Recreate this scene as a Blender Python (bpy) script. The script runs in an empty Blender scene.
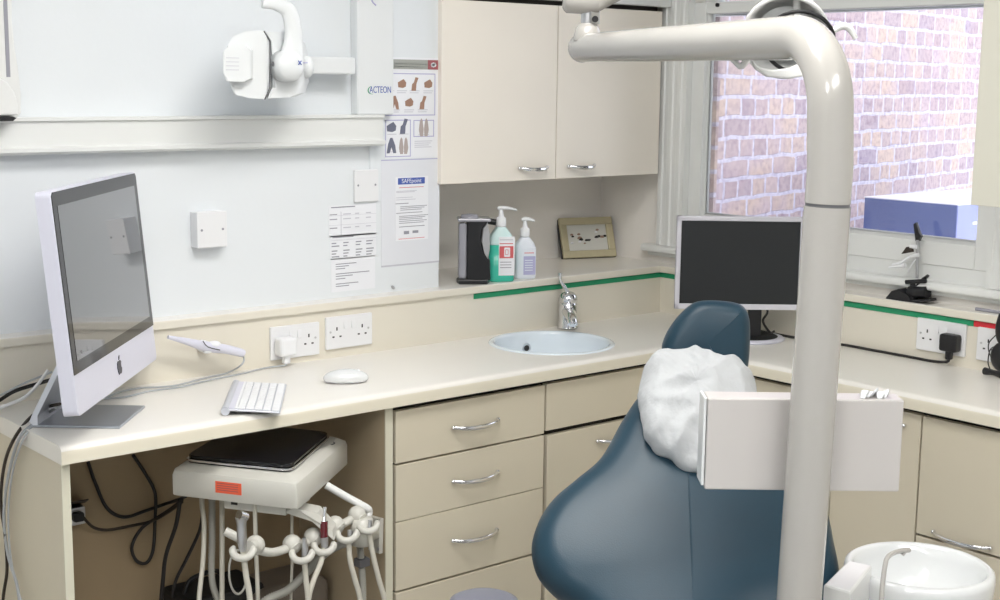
import bpy, bmesh, math, random
from mathutils import Vector as V, Matrix, noise
random.seed(7)
PI = math.pi
R = math.radians
COL = bpy.context.scene.collection
SC = bpy.context.scene

# ------------------------------------------------------------ camera solve
CR = [(0.76449803, -0.01188178, -0.64451655), (-0.09224184, 0.98752466, -0.12761853), (0.63799232, 0.1570155, 0.75386466)]
FPX = 1390.11
WX = V((CR[0][0], CR[1][0], CR[2][0])); WY = V((CR[0][2], CR[1][2], CR[2][2])); WZ = -V((CR[0][1], CR[1][1], CR[2][1]))
def ray(u, v):
    c = V(((u - 500) / FPX, (v - 300) / FPX, 1.0))
    return V((WX.dot(c), WY.dot(c), WZ.dot(c)))
CAM = V((-3.22586678, -3.02071225, 1.63058726))
def on(u, v, ax, val):
    """the point of the plane ax = val that is seen at (u, v) in the photograph"""
    r = ray(u, v); i = 'xyz'.index(ax)
    return CAM + r * ((val - CAM[i]) / r[i])
def vert(u, v, D):
    """the point seen at (u, v) on the upright plane that faces the camera at distance D"""
    r = ray(u, v); F_ = V((0.646, 0.763, 0)).normalized(); return CAM + r * (D / r.dot(F_))
def dep(u, v, d):
    return CAM + ray(u, v) * d
cam = bpy.data.objects.new('camera', bpy.data.cameras.new('camera')); COL.objects.link(cam)
right = V((WX[0], WY[0], WZ[0])); down = V((WX[1], WY[1], WZ[1])); fwd = V((WX[2], WY[2], WZ[2]))
m = Matrix((right, -down, -fwd)).transposed().to_4x4(); m.translation = CAM
cam.matrix_world = m
cam.data.sensor_width = 36; cam.data.lens = FPX * 36 / 1000; cam.data.clip_start = 0.05
SC.camera = cam

FOR = V((0.638, 0.754, 0)).normalized(); RGT = V((0.754, -0.638, 0)).normalized()

# ------------------------------------------------------------ materials
MATS = {}
def mat(name, col, rough=0.5, metal=0.0, spec=0.5, noise_s=None, noise_a=0.04, bump=0.0, bump_s=80, coat=0.0, trans=0.0, emit=None, estr=0.0, sheen=0.0, ior=1.45):
    m = bpy.data.materials.new(name); m.use_nodes = True
    nt = m.node_tree; b = nt.nodes['Principled BSDF']
    b.inputs['Base Color'].default_value = (*col, 1); b.inputs['Roughness'].default_value = rough
    b.inputs['Metallic'].default_value = metal; b.inputs['Specular IOR Level'].default_value = spec
    b.inputs['Coat Weight'].default_value = coat; b.inputs['Transmission Weight'].default_value = trans
    b.inputs['IOR'].default_value = ior; b.inputs['Sheen Weight'].default_value = sheen
    if emit: b.inputs['Emission Color'].default_value = (*emit, 1); b.inputs['Emission Strength'].default_value = estr
    tc = nt.nodes.new('ShaderNodeTexCoord')
    if noise_s:
        n = nt.nodes.new('ShaderNodeTexNoise'); n.inputs['Scale'].default_value = noise_s; n.inputs['Detail'].default_value = 4
        nt.links.new(tc.outputs['Object'], n.inputs['Vector'])
        mx = nt.nodes.new('ShaderNodeMix'); mx.data_type = 'RGBA'
        mx.inputs[6].default_value = (*[c * (1 - noise_a) for c in col], 1); mx.inputs[7].default_value = (*[min(1, c * (1 + noise_a)) for c in col], 1)
        nt.links.new(n.outputs['Fac'], mx.inputs[0]); nt.links.new(mx.outputs[2], b.inputs['Base Color'])
    if bump:
        n = nt.nodes.new('ShaderNodeTexNoise'); n.inputs['Scale'].default_value = bump_s; n.inputs['Detail'].default_value = 3
        nt.links.new(tc.outputs['Object'], n.inputs['Vector'])
        bp = nt.nodes.new('ShaderNodeBump'); bp.inputs['Strength'].default_value = bump; bp.inputs['Distance'].default_value = 0.002
        bp.inputs['Distance'].default_value = 0.002 if bump_s > 75 else 0.006
        nt.links.new(n.outputs['Fac'], bp.inputs['Height']); nt.links.new(bp.outputs[0], b.inputs['Normal'])
    MATS[name] = m
    return m
wall_m = mat('white_wall_paint', (0.735, 0.765, 0.79), 0.6, noise_s=3, noise_a=0.012, bump=0.08)
alcove_m = mat('alcove_paint', (0.86, 0.83, 0.79), 0.6, noise_s=4, noise_a=0.03, bump=0.1)
trim_m = mat('white_gloss_trim', (0.74, 0.75, 0.735), 0.32, noise_s=6, noise_a=0.02)
top_m = mat('worktop_laminate', (0.80, 0.775, 0.725), 0.3, noise_s=5, noise_a=0.02, coat=0.1)
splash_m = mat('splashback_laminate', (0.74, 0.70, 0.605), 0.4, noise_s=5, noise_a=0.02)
door_m = mat('beige_cabinet_laminate', (0.645, 0.59, 0.47), 0.42, noise_s=7, noise_a=0.025)
updoor_m = mat('cream_cabinet_laminate', (0.84, 0.785, 0.70), 0.45, noise_s=5, noise_a=0.03)
updoor2_m = mat('stone_cabinet_laminate', (0.66, 0.645, 0.56), 0.45, noise_s=5, noise_a=0.02)
edge_m = mat('cabinet_edging', (0.66, 0.64, 0.52), 0.4)
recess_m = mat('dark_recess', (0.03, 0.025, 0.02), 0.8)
board_m = mat('tan_back_board', (0.36, 0.27, 0.165), 0.6, noise_s=9, noise_a=0.05)
sideboard_m = mat('tan_side_board', (0.43, 0.35, 0.24), 0.6, noise_s=9, noise_a=0.05)
floor_m = mat('vinyl_floor', (0.45, 0.44, 0.42), 0.35, noise_s=20, noise_a=0.08)
chrome_m = mat('chrome', (0.82, 0.82, 0.84), 0.12, 1.0)
steel_m = mat('brushed_steel', (0.55, 0.55, 0.56), 0.35, 1.0)
silver_m = mat('anodised_aluminium', (0.66, 0.68, 0.74), 0.38, 0.55)
alu_m = mat('pale_aluminium', (0.70, 0.70, 0.80), 0.35, 0.15)
foot_m = mat('aluminium_foot', (0.42, 0.45, 0.50), 0.3, 0.75)
black_m = mat('black_plastic', (0.012, 0.012, 0.014), 0.35)
matt_m = mat('matt_black', (0.012, 0.013, 0.014), 0.65)
cable_m = mat('black_cable', (0.018, 0.016, 0.016), 0.5)
bcable_m = mat('brown_black_cable', (0.035, 0.025, 0.018), 0.5)
gcable_m = mat('grey_cable', (0.42, 0.44, 0.46), 0.5)
wcable_m = mat('white_cable', (0.72, 0.72, 0.73), 0.45)
screen_m = mat('glossy_screen', (0.03, 0.032, 0.04), 0.04, spec=1.0, coat=1.0)
bezel_m = mat('black_glass_bezel', (0.008, 0.008, 0.01), 0.08, spec=0.6)
lcd_m = mat('matt_screen', (0.014, 0.016, 0.018), 0.5)
lcdframe_m = mat('monitor_silver', (0.62, 0.61, 0.66), 0.4, 0.1)
logo_m = mat('dark_logo', (0.04, 0.04, 0.06), 0.3)
wplastic_m = mat('white_plastic', (0.80, 0.81, 0.83), 0.3)
socket_m = mat('socket_white', (0.78, 0.785, 0.80), 0.28)
hole_m = mat('socket_hole', (0.02, 0.02, 0.02), 0.6)
equip_m = mat('equipment_enamel', (0.74, 0.745, 0.735), 0.22, coat=0.4, noise_s=3, noise_a=0.015)
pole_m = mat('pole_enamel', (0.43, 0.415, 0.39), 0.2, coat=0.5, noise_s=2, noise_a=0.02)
xray_m = mat('xray_enamel', (0.74, 0.76, 0.77), 0.3, coat=0.2)
seam_m = mat('grey_seam', (0.12, 0.12, 0.13), 0.5)
blue_m = mat('blue_vinyl', (0.012, 0.040, 0.064), 0.38, noise_s=14, noise_a=0.08, bump=0.12, bump_s=420, spec=0.45)
paperw_m = mat('crepe_paper', (0.51, 0.525, 0.54), 0.85, bump=0.9, bump_s=28)
box_m = mat('box_enamel', (0.56, 0.535, 0.52), 0.3, coat=0.2, noise_s=5, noise_a=0.03)
ceramic_m = mat('white_ceramic', (0.70, 0.715, 0.72), 0.08, coat=0.6)
sink_m = mat('pale_blue_ceramic', (0.74, 0.81, 0.87), 0.12, coat=0.5)
green_m = mat('green_tape', (0.02, 0.29, 0.135), 0.45)
red_m = mat('red_tape', (0.62, 0.03, 0.045), 0.45)
paper_m = mat('white_paper', (0.80, 0.81, 0.845), 0.5)
lam_m = mat('laminated_sheet', (0.74, 0.755, 0.80), 0.25)
lav_m = mat('lavender_ink', (0.42, 0.41, 0.62), 0.6)
ink_m = mat('grey_ink', (0.30, 0.30, 0.34), 0.7)
ink2_m = mat('faint_ink', (0.52, 0.52, 0.58), 0.7)
bluehdr_m = mat('blue_header', (0.07, 0.12, 0.42), 0.5)
greyhdr_m = mat('grey_green_header', (0.36, 0.37, 0.34), 0.5)
badge_m = mat('maroon_badge', (0.33, 0.10, 0.11), 0.5)
redink_m = mat('red_ink', (0.62, 0.12, 0.13), 0.5)
hand_m = mat('brown_hand_ink', (0.34, 0.20, 0.14), 0.6)
hand2_m = mat('grey_hand_ink', (0.15, 0.16, 0.22), 0.6)
hand3_m = mat('pale_hand_ink', (0.42, 0.36, 0.34), 0.6)
teal_m = mat('teal_liquid', (0.05, 0.50, 0.37), 0.25)
bottle_m = mat('pale_bottle_plastic', (0.62, 0.80, 0.80), 0.3)
bottle2_m = mat('milky_bottle_plastic', (0.74, 0.77, 0.84), 0.3)
smoke_m = mat('smoky_clear_plastic', (0.30, 0.30, 0.34), 0.12)
gold_m = mat('brushed_gold_frame', (0.50, 0.45, 0.30), 0.45, 0.25, noise_s=60, noise_a=0.08)
photo_m = mat('photo_paper', (0.62, 0.62, 0.58), 0.3)
skin_m = mat('photo_brown', (0.30, 0.20, 0.15), 0.5)
syr_m = mat('dark_red_grip', (0.10, 0.006, 0.012), 0.2, coat=0.5)
orange_m = mat('orange_red_label', (0.80, 0.13, 0.06), 0.5)
tray_m = mat('tray_enamel', (0.58, 0.57, 0.52), 0.3, coat=0.2, noise_s=4, noise_a=0.02)
hose_m = mat('cream_hose', (0.56, 0.54, 0.47), 0.4)
chose_m = mat('grey_corrugated_hose', (0.36, 0.355, 0.32), 0.5)
greyseat_m = mat('grey_upholstery', (0.24, 0.25, 0.31), 0.5)
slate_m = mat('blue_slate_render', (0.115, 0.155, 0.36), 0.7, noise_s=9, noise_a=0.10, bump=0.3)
slate_lit_m = mat('sky_lit_slate_render', (0.33, 0.36, 0.62), 0.7, noise_s=9, noise_a=0.10)  # paler copy of the slate render: sky light painted on one face
cap_m = mat('white_coping', (0.85, 0.85, 0.9), 0.6)
lamp_m = mat('lamp_diffuser', (0.9, 0.9, 0.9), 0.5, emit=(1.0, 0.975, 0.94), estr=14.0)
clear_m = mat('clear_acrylic', (0.92, 0.94, 0.96), 0.05, trans=0.6)

def glass_mat():
    m = bpy.data.materials.new('window_glass'); m.use_nodes = True; nt = m.node_tree; nt.nodes.clear()
    o = nt.nodes.new('ShaderNodeOutputMaterial'); mx = nt.nodes.new('ShaderNodeMixShader'); f = nt.nodes.new('ShaderNodeFresnel'); f.inputs[0].default_value = 1.45
    t = nt.nodes.new('ShaderNodeBsdfTransparent'); t.inputs[0].default_value = (0.97, 0.98, 0.98, 1)
    g = nt.nodes.new('ShaderNodeBsdfGlossy'); g.inputs['Roughness'].default_value = 0.02
    nt.links.new(f.outputs[0], mx.inputs[0]); nt.links.new(t.outputs[0], mx.inputs[1]); nt.links.new(g.outputs[0], mx.inputs[2]); nt.links.new(mx.outputs[0], o.inputs[0])
    return m
glass_m = glass_mat()

def brick_mat():
    m = bpy.data.materials.new('stock_brick'); m.use_nodes = True; nt = m.node_tree; b = nt.nodes['Principled BSDF']; b.inputs['Roughness'].default_value = 0.85
    L = nt.links.new; N = nt.nodes.new
    tc = N('ShaderNodeTexCoord'); sp = N('ShaderNodeSeparateXYZ'); L(tc.outputs['Object'], sp.inputs[0]); cb = N('ShaderNodeCombineXYZ')
    L(sp.outputs['X'], cb.inputs['X']); L(sp.outputs['Z'], cb.inputs['Y'])
    nz = N('ShaderNodeTexNoise'); nz.inputs['Scale'].default_value = 9; nz.inputs['Detail'].default_value = 3; L(tc.outputs['Object'], nz.inputs['Vector'])
    vs = N('ShaderNodeVectorMath'); vs.operation = 'SUBTRACT'; vs.inputs[1].default_value = (0.5, 0.5, 0.5); L(nz.outputs['Color'], vs.inputs[0])
    vm = N('ShaderNodeVectorMath'); vm.operation = 'SCALE'; vm.inputs['Scale'].default_value = 0.024; L(vs.outputs[0], vm.inputs[0])
    va = N('ShaderNodeVectorMath'); va.operation = 'ADD'; L(cb.outputs[0], va.inputs[0]); L(vm.outputs[0], va.inputs[1])
    def bt(c1, c2, mo, bias=0.0):
        t = N('ShaderNodeTexBrick'); t.offset = 0.5; t.squash = 0.55; t.squash_frequency = 2
        for k, x in (('Scale', 1.0), ('Mortar Size', 0.0085), ('Mortar Smooth', 0.25), ('Bias', bias), ('Brick Width', 0.20), ('Row Height', 0.075)): t.inputs[k].default_value = x
        t.inputs['Color1'].default_value = (*c1, 1); t.inputs['Color2'].default_value = (*c2, 1); t.inputs['Mortar'].default_value = (*mo, 1)
        L(va.outputs[0], t.inputs['Vector']); return t
    t1 = bt((0.66, 0.51, 0.42), (0.38, 0.32, 0.42), (0.68, 0.64, 0.72), -0.25)
    t2 = bt((0.60, 0.48, 0.50), (0.50, 0.38, 0.38), (0.68, 0.64, 0.72))
    n2 = N('ShaderNodeTexNoise'); n2.inputs['Scale'].default_value = 3.4; n2.inputs['Detail'].default_value = 5; L(tc.outputs['Object'], n2.inputs['Vector'])
    cr = N('ShaderNodeValToRGB'); cr.color_ramp.elements[0].position = 0.42; cr.color_ramp.elements[1].position = 0.6; L(n2.outputs['Fac'], cr.inputs[0])
    mx = N('ShaderNodeMix'); mx.data_type = 'RGBA'; L(cr.outputs[0], mx.inputs[0]); L(t1.outputs['Color'], mx.inputs[6]); L(t2.outputs['Color'], mx.inputs[7])
    n3 = N('ShaderNodeTexNoise'); n3.inputs['Scale'].default_value = 38; n3.inputs['Detail'].default_value = 6; L(tc.outputs['Object'], n3.inputs['Vector'])
    cr3 = N('ShaderNodeValToRGB'); cr3.color_ramp.elements[0].position = 0.3; cr3.color_ramp.elements[0].color = (0.55, 0.5, 0.6, 1); cr3.color_ramp.elements[1].position = 0.55; cr3.color_ramp.elements[1].color = (1, 1, 1, 1); L(n3.outputs['Fac'], cr3.inputs[0])
    mu = N('ShaderNodeMix'); mu.data_type = 'RGBA'; mu.blend_type = 'MULTIPLY'; mu.inputs[0].default_value = 0.7; L(mx.outputs[2], mu.inputs[6]); L(cr3.outputs[0], mu.inputs[7])
    L(mu.outputs[2], b.inputs['Base Color'])
    bp = N('ShaderNodeBump'); bp.inputs['Strength'].default_value = 0.6; bp.inputs['Distance'].default_value = 0.006; bp.invert = True
    L(t1.outputs['Fac'], bp.inputs['Height']); L(bp.outputs[0], b.inputs['Normal'])
    return m
brick_m = brick_mat()

# ------------------------------------------------------------ mesh builder
def catmull(pts, n=8, closed=False):
    P = [V(p) for p in pts]; out = []; N = len(P)
    rng = range(N) if closed else range(N - 1)
    for i in rng:
        if closed: a, b, c, d = P[(i - 1) % N], P[i], P[(i + 1) % N], P[(i + 2) % N]
        else: a, b, c, d = P[max(i - 1, 0)], P[i], P[i + 1], P[min(i + 2, N - 1)]
        for k in range(n):
            t = k / n
            out.append(0.5 * ((2 * b) + (c - a) * t + (2 * a - 5 * b + 4 * c - d) * t * t + (3 * b - a - 3 * c + d) * t ** 3))
    if not closed: out.append(P[-1])
    return out
class B:
    def __init__(s): s.bm = bmesh.new(); s.mi = 0; s.mats = []
    def use(s, m):
        if m not in s.mats: s.mats.append(m)
        s.mi = s.mats.index(m); return s
    def _fin(s, f0, smooth=None):
        s.bm.faces.ensure_lookup_table()
        for f in s.bm.faces[f0:]:
            f.material_index = s.mi
            if smooth is not None: f.smooth = smooth
    def merge(s, other, M=None):
        """other: a temporary bmesh"""
        f0 = len(s.bm.faces); me = bpy.data.meshes.new('t')
        if M is not None: bmesh.ops.transform(other, matrix=M, verts=other.verts)
        other.to_mesh(me); other.free(); s.bm.from_mesh(me); bpy.data.meshes.remove(me)
        s.bm.faces.ensure_lookup_table()
        for f in s.bm.faces[f0:]: f.material_index = s.mi
    def box(s, a, b, bev=0.0, M=None, seg=2, edges=None):
        t = bmesh.new(); a = V(a); b = V(b)
        lo = V([min(a[i], b[i]) for i in range(3)]); hi = V([max(a[i], b[i]) for i in range(3)])
        bmesh.ops.create_cube(t, size=1)
        for v in t.verts: v.co = V([lo[i] + (v.co[i] + 0.5) * (hi[i] - lo[i]) for i in range(3)])
        if bev:
            es = [e for e in t.edges if edges is None or edges((e.verts[0].co + e.verts[1].co) / 2)]
            bmesh.ops.bevel(t, geom=es, offset=bev, segments=seg, profile=0.5, affect='EDGES')
        s.merge(t, M); return s
    def prism(s, poly, vec, bev=0.0, seg=2, smooth=False, M=None):
        """poly: planar 3-D outline; extruded by vec"""
        t = bmesh.new(); vs = [t.verts.new(p) for p in poly]; f = t.faces.new(vs)
        r = bmesh.ops.extrude_face_region(t, geom=[f]); vec = V(vec)
        bmesh.ops.translate(t, vec=vec, verts=[g for g in r['geom'] if isinstance(g, bmesh.types.BMVert)])
        bmesh.ops.recalc_face_normals(t, faces=t.faces)
        if bev:
            n = vec.normalized()
            es = [e for e in t.edges if abs((e.verts[0].co - e.verts[1].co).normalized().dot(n)) < 0.3]
            bmesh.ops.bevel(t, geom=es, offset=bev, segments=seg, profile=0.5, affect='EDGES')
        if smooth:
            for f in t.faces: f.smooth = True
        s.merge(t, M); return s
    def tube(s, pts, rad, seg=12, n=0, caps=True, flat=1.0, flatdir=None, closed=False):
        P = [V(p) for p in pts]
        rr = rad if isinstance(rad, (list, tuple)) else [rad] * len(P)
        if n:
            q = [(*p, r, ) for p, r in zip(P, rr)]
            PP = catmull([V(x[:3]) for x in q], n, closed)
            R2 = catmull([V((x[3], 0, 0)) for x in q], n, closed); P = PP; rr = [max(1e-5, x[0]) for x in R2]
        bm = s.bm; f0 = len(bm.faces); N = len(P); rings = []; up = None
        for i in range(N):
            if closed: t = (P[(i + 1) % N] - P[i - 1])
            else: t = P[min(i + 1, N - 1)] - P[max(i - 1, 0)]
            t = t.normalized() if t.length > 1e-9 else V((0, 0, 1))
            if up is None:
                up = V(flatdir) if flatdir is not None else (V((0, 0, 1)) if abs(t.z) < 0.9 else V((1, 0, 0)))
            up = (up - t * up.dot(t)); up = up.normalized() if up.length > 1e-6 else t.orthogonal().normalized()
            sd = t.cross(up)
            rings.append([bm.verts.new(P[i] + (sd * math.cos(2 * PI * k / seg) + up * math.sin(2 * PI * k / seg) * flat) * rr[i]) for k in range(seg)])
        for i in range(N if closed else N - 1):
            a, b = rings[i], rings[(i + 1) % N]
            for k in range(seg): bm.faces.new((a[k], a[(k + 1) % seg], b[(k + 1) % seg], b[k])).smooth = True
        if caps and not closed:
            bm.faces.new([bm.verts.new(v.co) for v in rings[0]][::-1]); bm.faces.new([bm.verts.new(v.co) for v in rings[-1]])
        s._fin(f0); return s
    def lathe(s, prof, M=None, seg=32, sx=1.0, sy=1.0, smooth=True):
        """prof: (r, z) pairs"""
        t = bmesh.new(); rings = []
        for r, z in prof:
            if r < 1e-6: rings.append([t.verts.new((0, 0, z))])
            else: rings.append([t.verts.new((math.cos(2 * PI * k / seg) * r * sx, math.sin(2 * PI * k / seg) * r * sy, z)) for k in range(seg)])
        for a, b in zip(rings, rings[1:]):
            for k in range(seg):
                k2 = (k + 1) % seg
                if len(a) == 1 and len(b) == 1: continue
                if len(a) == 1: f = t.faces.new((a[0], b[k2], b[k]))
                elif len(b) == 1: f = t.faces.new((a[k], a[k2], b[0]))
                else: f = t.faces.new((a[k], a[k2], b[k2], b[k]))
                f.smooth = smooth
        bmesh.ops.recalc_face_normals(t, faces=t.faces)
        s.merge(t, M); return s
    def ball(s, c, r, sc=(1, 1, 1), M=None, seg=20):
        t = bmesh.new(); bmesh.ops.create_uvsphere(t, u_segments=seg, v_segments=seg // 2, radius=r)
        for v in t.verts: v.co = V((v.co.x * sc[0], v.co.y * sc[1], v.co.z * sc[2]))
        for f in t.faces: f.smooth = True
        if M is not None: bmesh.ops.transform(t, matrix=M, verts=t.verts)
        bmesh.ops.translate(t, vec=V(c), verts=t.verts); s.merge(t); return s
    def cyl(s, a, b, r, seg=20, r2=None):
        a = V(a); b = V(b); return s.tube([a, b], [r, r if r2 is None else r2], seg)
    def quad(s, pts):
        f0 = len(s.bm.faces); s.bm.faces.new([s.bm.verts.new(p) for p in pts]); s._fin(f0); return s
    def text(s, body, size, M, ext=0.0002):
        cu = bpy.data.curves.new('t', 'FONT'); cu.body = body; cu.size = size; cu.extrude = ext; cu.align_x = 'CENTER'; cu.align_y = 'CENTER'
        o = bpy.data.objects.new('t', cu); COL.objects.link(o); bpy.context.view_layer.update()
        me = bpy.data.meshes.new_from_object(o.evaluated_get(bpy.context.evaluated_depsgraph_get()))
        t = bmesh.new(); t.from_mesh(me); bpy.data.objects.remove(o); bpy.data.curves.remove(cu); bpy.data.meshes.remove(me)
        s.merge(t, M); return s
    def obj(s, name, m=None, parent=None, world=False, kind=None, label=None, sharp=None):
        if m is not None and not s.mats: s.mats = [m]
        me = bpy.data.meshes.new(name)
        if world and parent is not None:
            bmesh.ops.transform(s.bm, matrix=ROOTM[parent.name].inverted(), verts=s.bm.verts)
        elif world or parent is None:
            pass
        s.bm.normal_update(); s.bm.to_mesh(me); s.bm.free()
        for x in s.mats: me.materials.append(x)
        if sharp is not None:
            for p in me.polygons: p.use_smooth = True
            me.set_sharp_from_angle(angle=R(sharp))
        o = bpy.data.objects.new(name, me); COL.objects.link(o)
        if parent is not None:
            o.parent = parent
            if o.parent.name in ROOTM: ROOTM[o.name] = ROOTM[parent.name]
        if kind: o['kind'] = kind
        if label: o['label'] = label
        return o
ROOTM = {}
def thing(name, label, cat, loc=(0, 0, 0), rotz=0.0, group=None):
    o = bpy.data.objects.new(name, None); COL.objects.link(o); o.location = loc; o.rotation_euler = (0, 0, rotz)
    o.empty_display_size = 0.05
    o['label'] = label; o['category'] = cat
    if group: o['group'] = group
    ROOTM[o.name] = Matrix.Translation(V(loc)) @ Matrix.Rotation(rotz, 4, 'Z')
    return o
def tag(o, label, cat, group=None):
    o['label'] = label; o['category'] = cat
    if group: o['group'] = group
    return o
def recentre(o):
    """puts a single-mesh thing's origin at the foot of its mesh"""
    me = o.data; xs = [v.co for v in me.vertices]
    c = V(((min(v.x for v in xs) + max(v.x for v in xs)) / 2, (min(v.y for v in xs) + max(v.y for v in xs)) / 2, min(v.z for v in xs)))
    me.transform(Matrix.Translation(-c)); o.location = c; return o
def struct(b, name, m=None, parent=None):
    return b.obj(name, m, parent, kind='structure')
def copy_tree(o, parent=None):
    c = o.copy(); COL.objects.link(c)
    if parent is not None: c.parent = parent
    for ch in list(o.children): copy_tree(ch, c)
    return c
def rotx(a): return Matrix.Rotation(a, 4, 'X')
def roty(a): return Matrix.Rotation(a, 4, 'Y')
def rotz(a): return Matrix.Rotation(a, 4, 'Z')
def T(*p): return Matrix.Translation(V(p))
FACE_S = rotx(PI / 2)            # text lying in xy -> standing, read from -y

# ------------------------------------------------------------ the room
WT, LEDGE = 0.90, 1.05           # worktop and ledge heights
PY, AY, RX = 0.05, 0.34, 0.06    # panel wall, alcove wall, right wall
b = B(); b.box((-4.9, -4.5, -0.05), (0.45, 0.5, 0)); struct(b, 'floor', floor_m)
b = B(); b.box((-4.9, -4.5, 2.65), (0.45, 0.5, 2.7)); struct(b, 'ceiling', wall_m)
b = B().use(wall_m); b.box((-4.9, PY, 0), (-0.855, 0.5, 2.65)); b.use(alcove_m).box((-0.855, AY, 0), (RX, 0.5, 2.65)); struct(b, 'wall_back')
b = B(); b.box((-4.9, -4.5, 0), (-4.8, PY, 2.65)); struct(b, 'wall_left', wall_m)
b = B(); b.box((-4.9, -4.6, 0), (0.45, -4.5, 2.65)); struct(b, 'wall_front', wall_m)
WY0, WY1, WZ0, WZ1 = -0.055, -1.110, 1.10, 2.42
b = B().use(alcove_m)
XO = 0.155
b.box((RX, WY0, 0), (XO, 0.5, 2.65)); b.box((RX, -4.5, 0), (XO, WY1, 2.65))
b.box((RX, WY1, 0), (XO, WY0, WZ0)); b.box((RX, WY1, WZ1), (XO, WY0, 2.65)); struct(b, 'wall_right')

# ledge with its lip, and the splashback under it
b = B().use(top_m)
b.box((-2.75, -0.004, LEDGE - 0.02), (-0.855, PY + 0.001, LEDGE), 0.004, edges=lambda c: c.y < 0 and c.z > LEDGE - 0.005)
b.box((-0.855, -0.004, LEDGE - 0.02), (RX, AY + 0.001, LEDGE), 0.004, edges=lambda c: c.y < 0 and c.z > LEDGE - 0.005)
b.box((-0.004, -2.6, LEDGE - 0.02), (RX + 0.001, -0.004, LEDGE), 0.004, edges=lambda c: c.x < 0.01 and c.z > LEDGE - 0.005)
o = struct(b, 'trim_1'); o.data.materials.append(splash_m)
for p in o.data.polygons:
    if abs(p.normal.z) < 0.4: p.material_index = 1  # lip takes the splashback beige: its shading is painted in
b = B().use(splash_m)
b.box((-2.75, 0.006, 0.0), (0.006, PY + 0.001, LEDGE - 0.019)); b.box((0.006, -2.6, 0.0), (RX + 0.001, 0.006, LEDGE - 0.019))
struct(b, 'trim_2')
# green and red safety tape along the splashback
b = B(); z1 = 1.027; z0 = 1.012
b.box((-0.763, 0.004, z0), (0.0055, 0.007, z1)); b.box((0.004, -1.104, z0), (0.007, 0.0055, z1)); o = b.obj('green_tape', green_m); tag(recentre(o), 'long green tape strip along the cream splashback under the ledge', 'tape')
b = B(); b.box((0.004, -1.30, z0), (0.007, -1.105, z1)); tag(recentre(b.obj('red_tape', red_m)), 'short red tape strip following the green one above the sockets', 'tape')
# white rail along the panel wall
b = B().use(trim_m)
prof = [(PY, 1.452), (0.012, 1.452), (0.0, 1.458), (0.0, 1.466), (0.012, 1.470), (0.012, 1.524), (0.004, 1.527), (0.004, 1.534), (PY, 1.534)]
b.prism([V((-4.8, y, z)) for y, z in prof], (4.8 - 1.072, 0, 0)); struct(b, 'trim_3')
# thin trunking that drops from the rail end
b = B(); p = on(369, 148, 'y', PY); b.box((p.x, PY - 0.006, 1.385), (p.x + 0.014, PY, 1.452), 0.002); struct(b, 'trim_4', wall_m)

# ------------------------------------------------------------ window
win = bpy.data.objects.new('window_1', None); COL.objects.link(win); win['kind'] = 'structure'
def flutes(b, x0, x1, y0, y1, z0, z1):
    """fluted architrave: vertical ribs across its width"""
    n = 6; poly = [V((x1, y0, z0))]
    w = (y1 - y0) / n
    for k in range(n):
        a = y0 + w * k
        poly += [V((x0 + (0.004 if k % 2 else 0.0), a + w * 0.12, z0)), V((x0 + (0.004 if k % 2 else 0.0), a + w * 0.88, z0))]
    poly.append(V((x1, y1, z0)))
    b.prism(poly, (0, 0, z1 - z0))
b = B().use(trim_m)
flutes(b, 0.03, RX, 0.055, -0.055, 1.11, 2.5); flutes(b, 0.03, RX, -1.112, -1.222, 1.11, 2.5); b.box((0.03, -1.245, 2.42), (RX, 0.055, 2.5), 0.004)
b.obj('architrave', parent=win, kind='structure')
b = B().use(trim_m)   # lower sash
X0, X1 = 0.055, 0.10
b.box((X0, -0.055, 1.15), (X1, -0.105, 1.87), 0.003); b.box((X0, -1.064, 1.15), (X1, -1.110, 1.87), 0.003)
b.box((X0, -0.105, 1.15), (X1, -1.064, 1.214), 0.003); b.box((X0, -0.105, 1.835), (X1, -1.064, 1.87), 0.003)
b.prism([V((X0 + 0.006, -0.105, 1.213)), V((X0 + 0.03, -0.105, 1.213)), V((X0 + 0.03, -0.105, 1.226))], (0, -0.958, 0))
b.prism([V((X0 + 0.006, -0.104, 1.218)), V((X0 + 0.03, -0.104, 1.218)), V((X0 + 0.03, -0.117, 1.218))], (0, 0, 0.62))
b.obj('lower_sash', parent=win, kind='structure')
b = B().use(trim_m)
b.box((0.105, -0.055, 1.83), (0.15, -0.10, 2.42), 0.003); b.box((0.105, -1.070, 1.83), (0.15, -1.110, 2.42), 0.003); b.box((0.105, -0.10, 1.83), (0.15, -1.095, 1.865), 0.003); b.box((0.105, -0.10, 2.37), (0.15, -1.095, 2.42), 0.003)
b.obj('upper_sash', parent=win, kind='structure')
b = B(); b.box((0.075, -0.10, 1.205), (0.079, -1.068, 1.84)); b.obj('lower_pane', glass_m, win, kind='structure')
b = B(); b.box((0.125, -0.095, 1.86), (0.129, -1.075, 2.38)); b.obj('upper_pane', glass_m, win, kind='structure')
b = B().use(trim_m); b.box((0.058, -1.110, 1.105), (0.12, -0.055, 1.152), 0.003)
b.box((0.018, -1.27, 1.085), (RX + 0.01, 0.115, 1.109), 0.009, seg=3); b.box((0.04, -1.25, 1.072), (RX, 0.10, 1.086), 0.004)
b.obj('window_sill', parent=win, kind='structure')
b = B(); p = on(718, 5, 'x', 0.055); b.cyl(p, p + V((-0.006, 0, 0)), 0.006, 12); b.obj('sash_stop', black_m, win, kind='structure')

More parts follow.
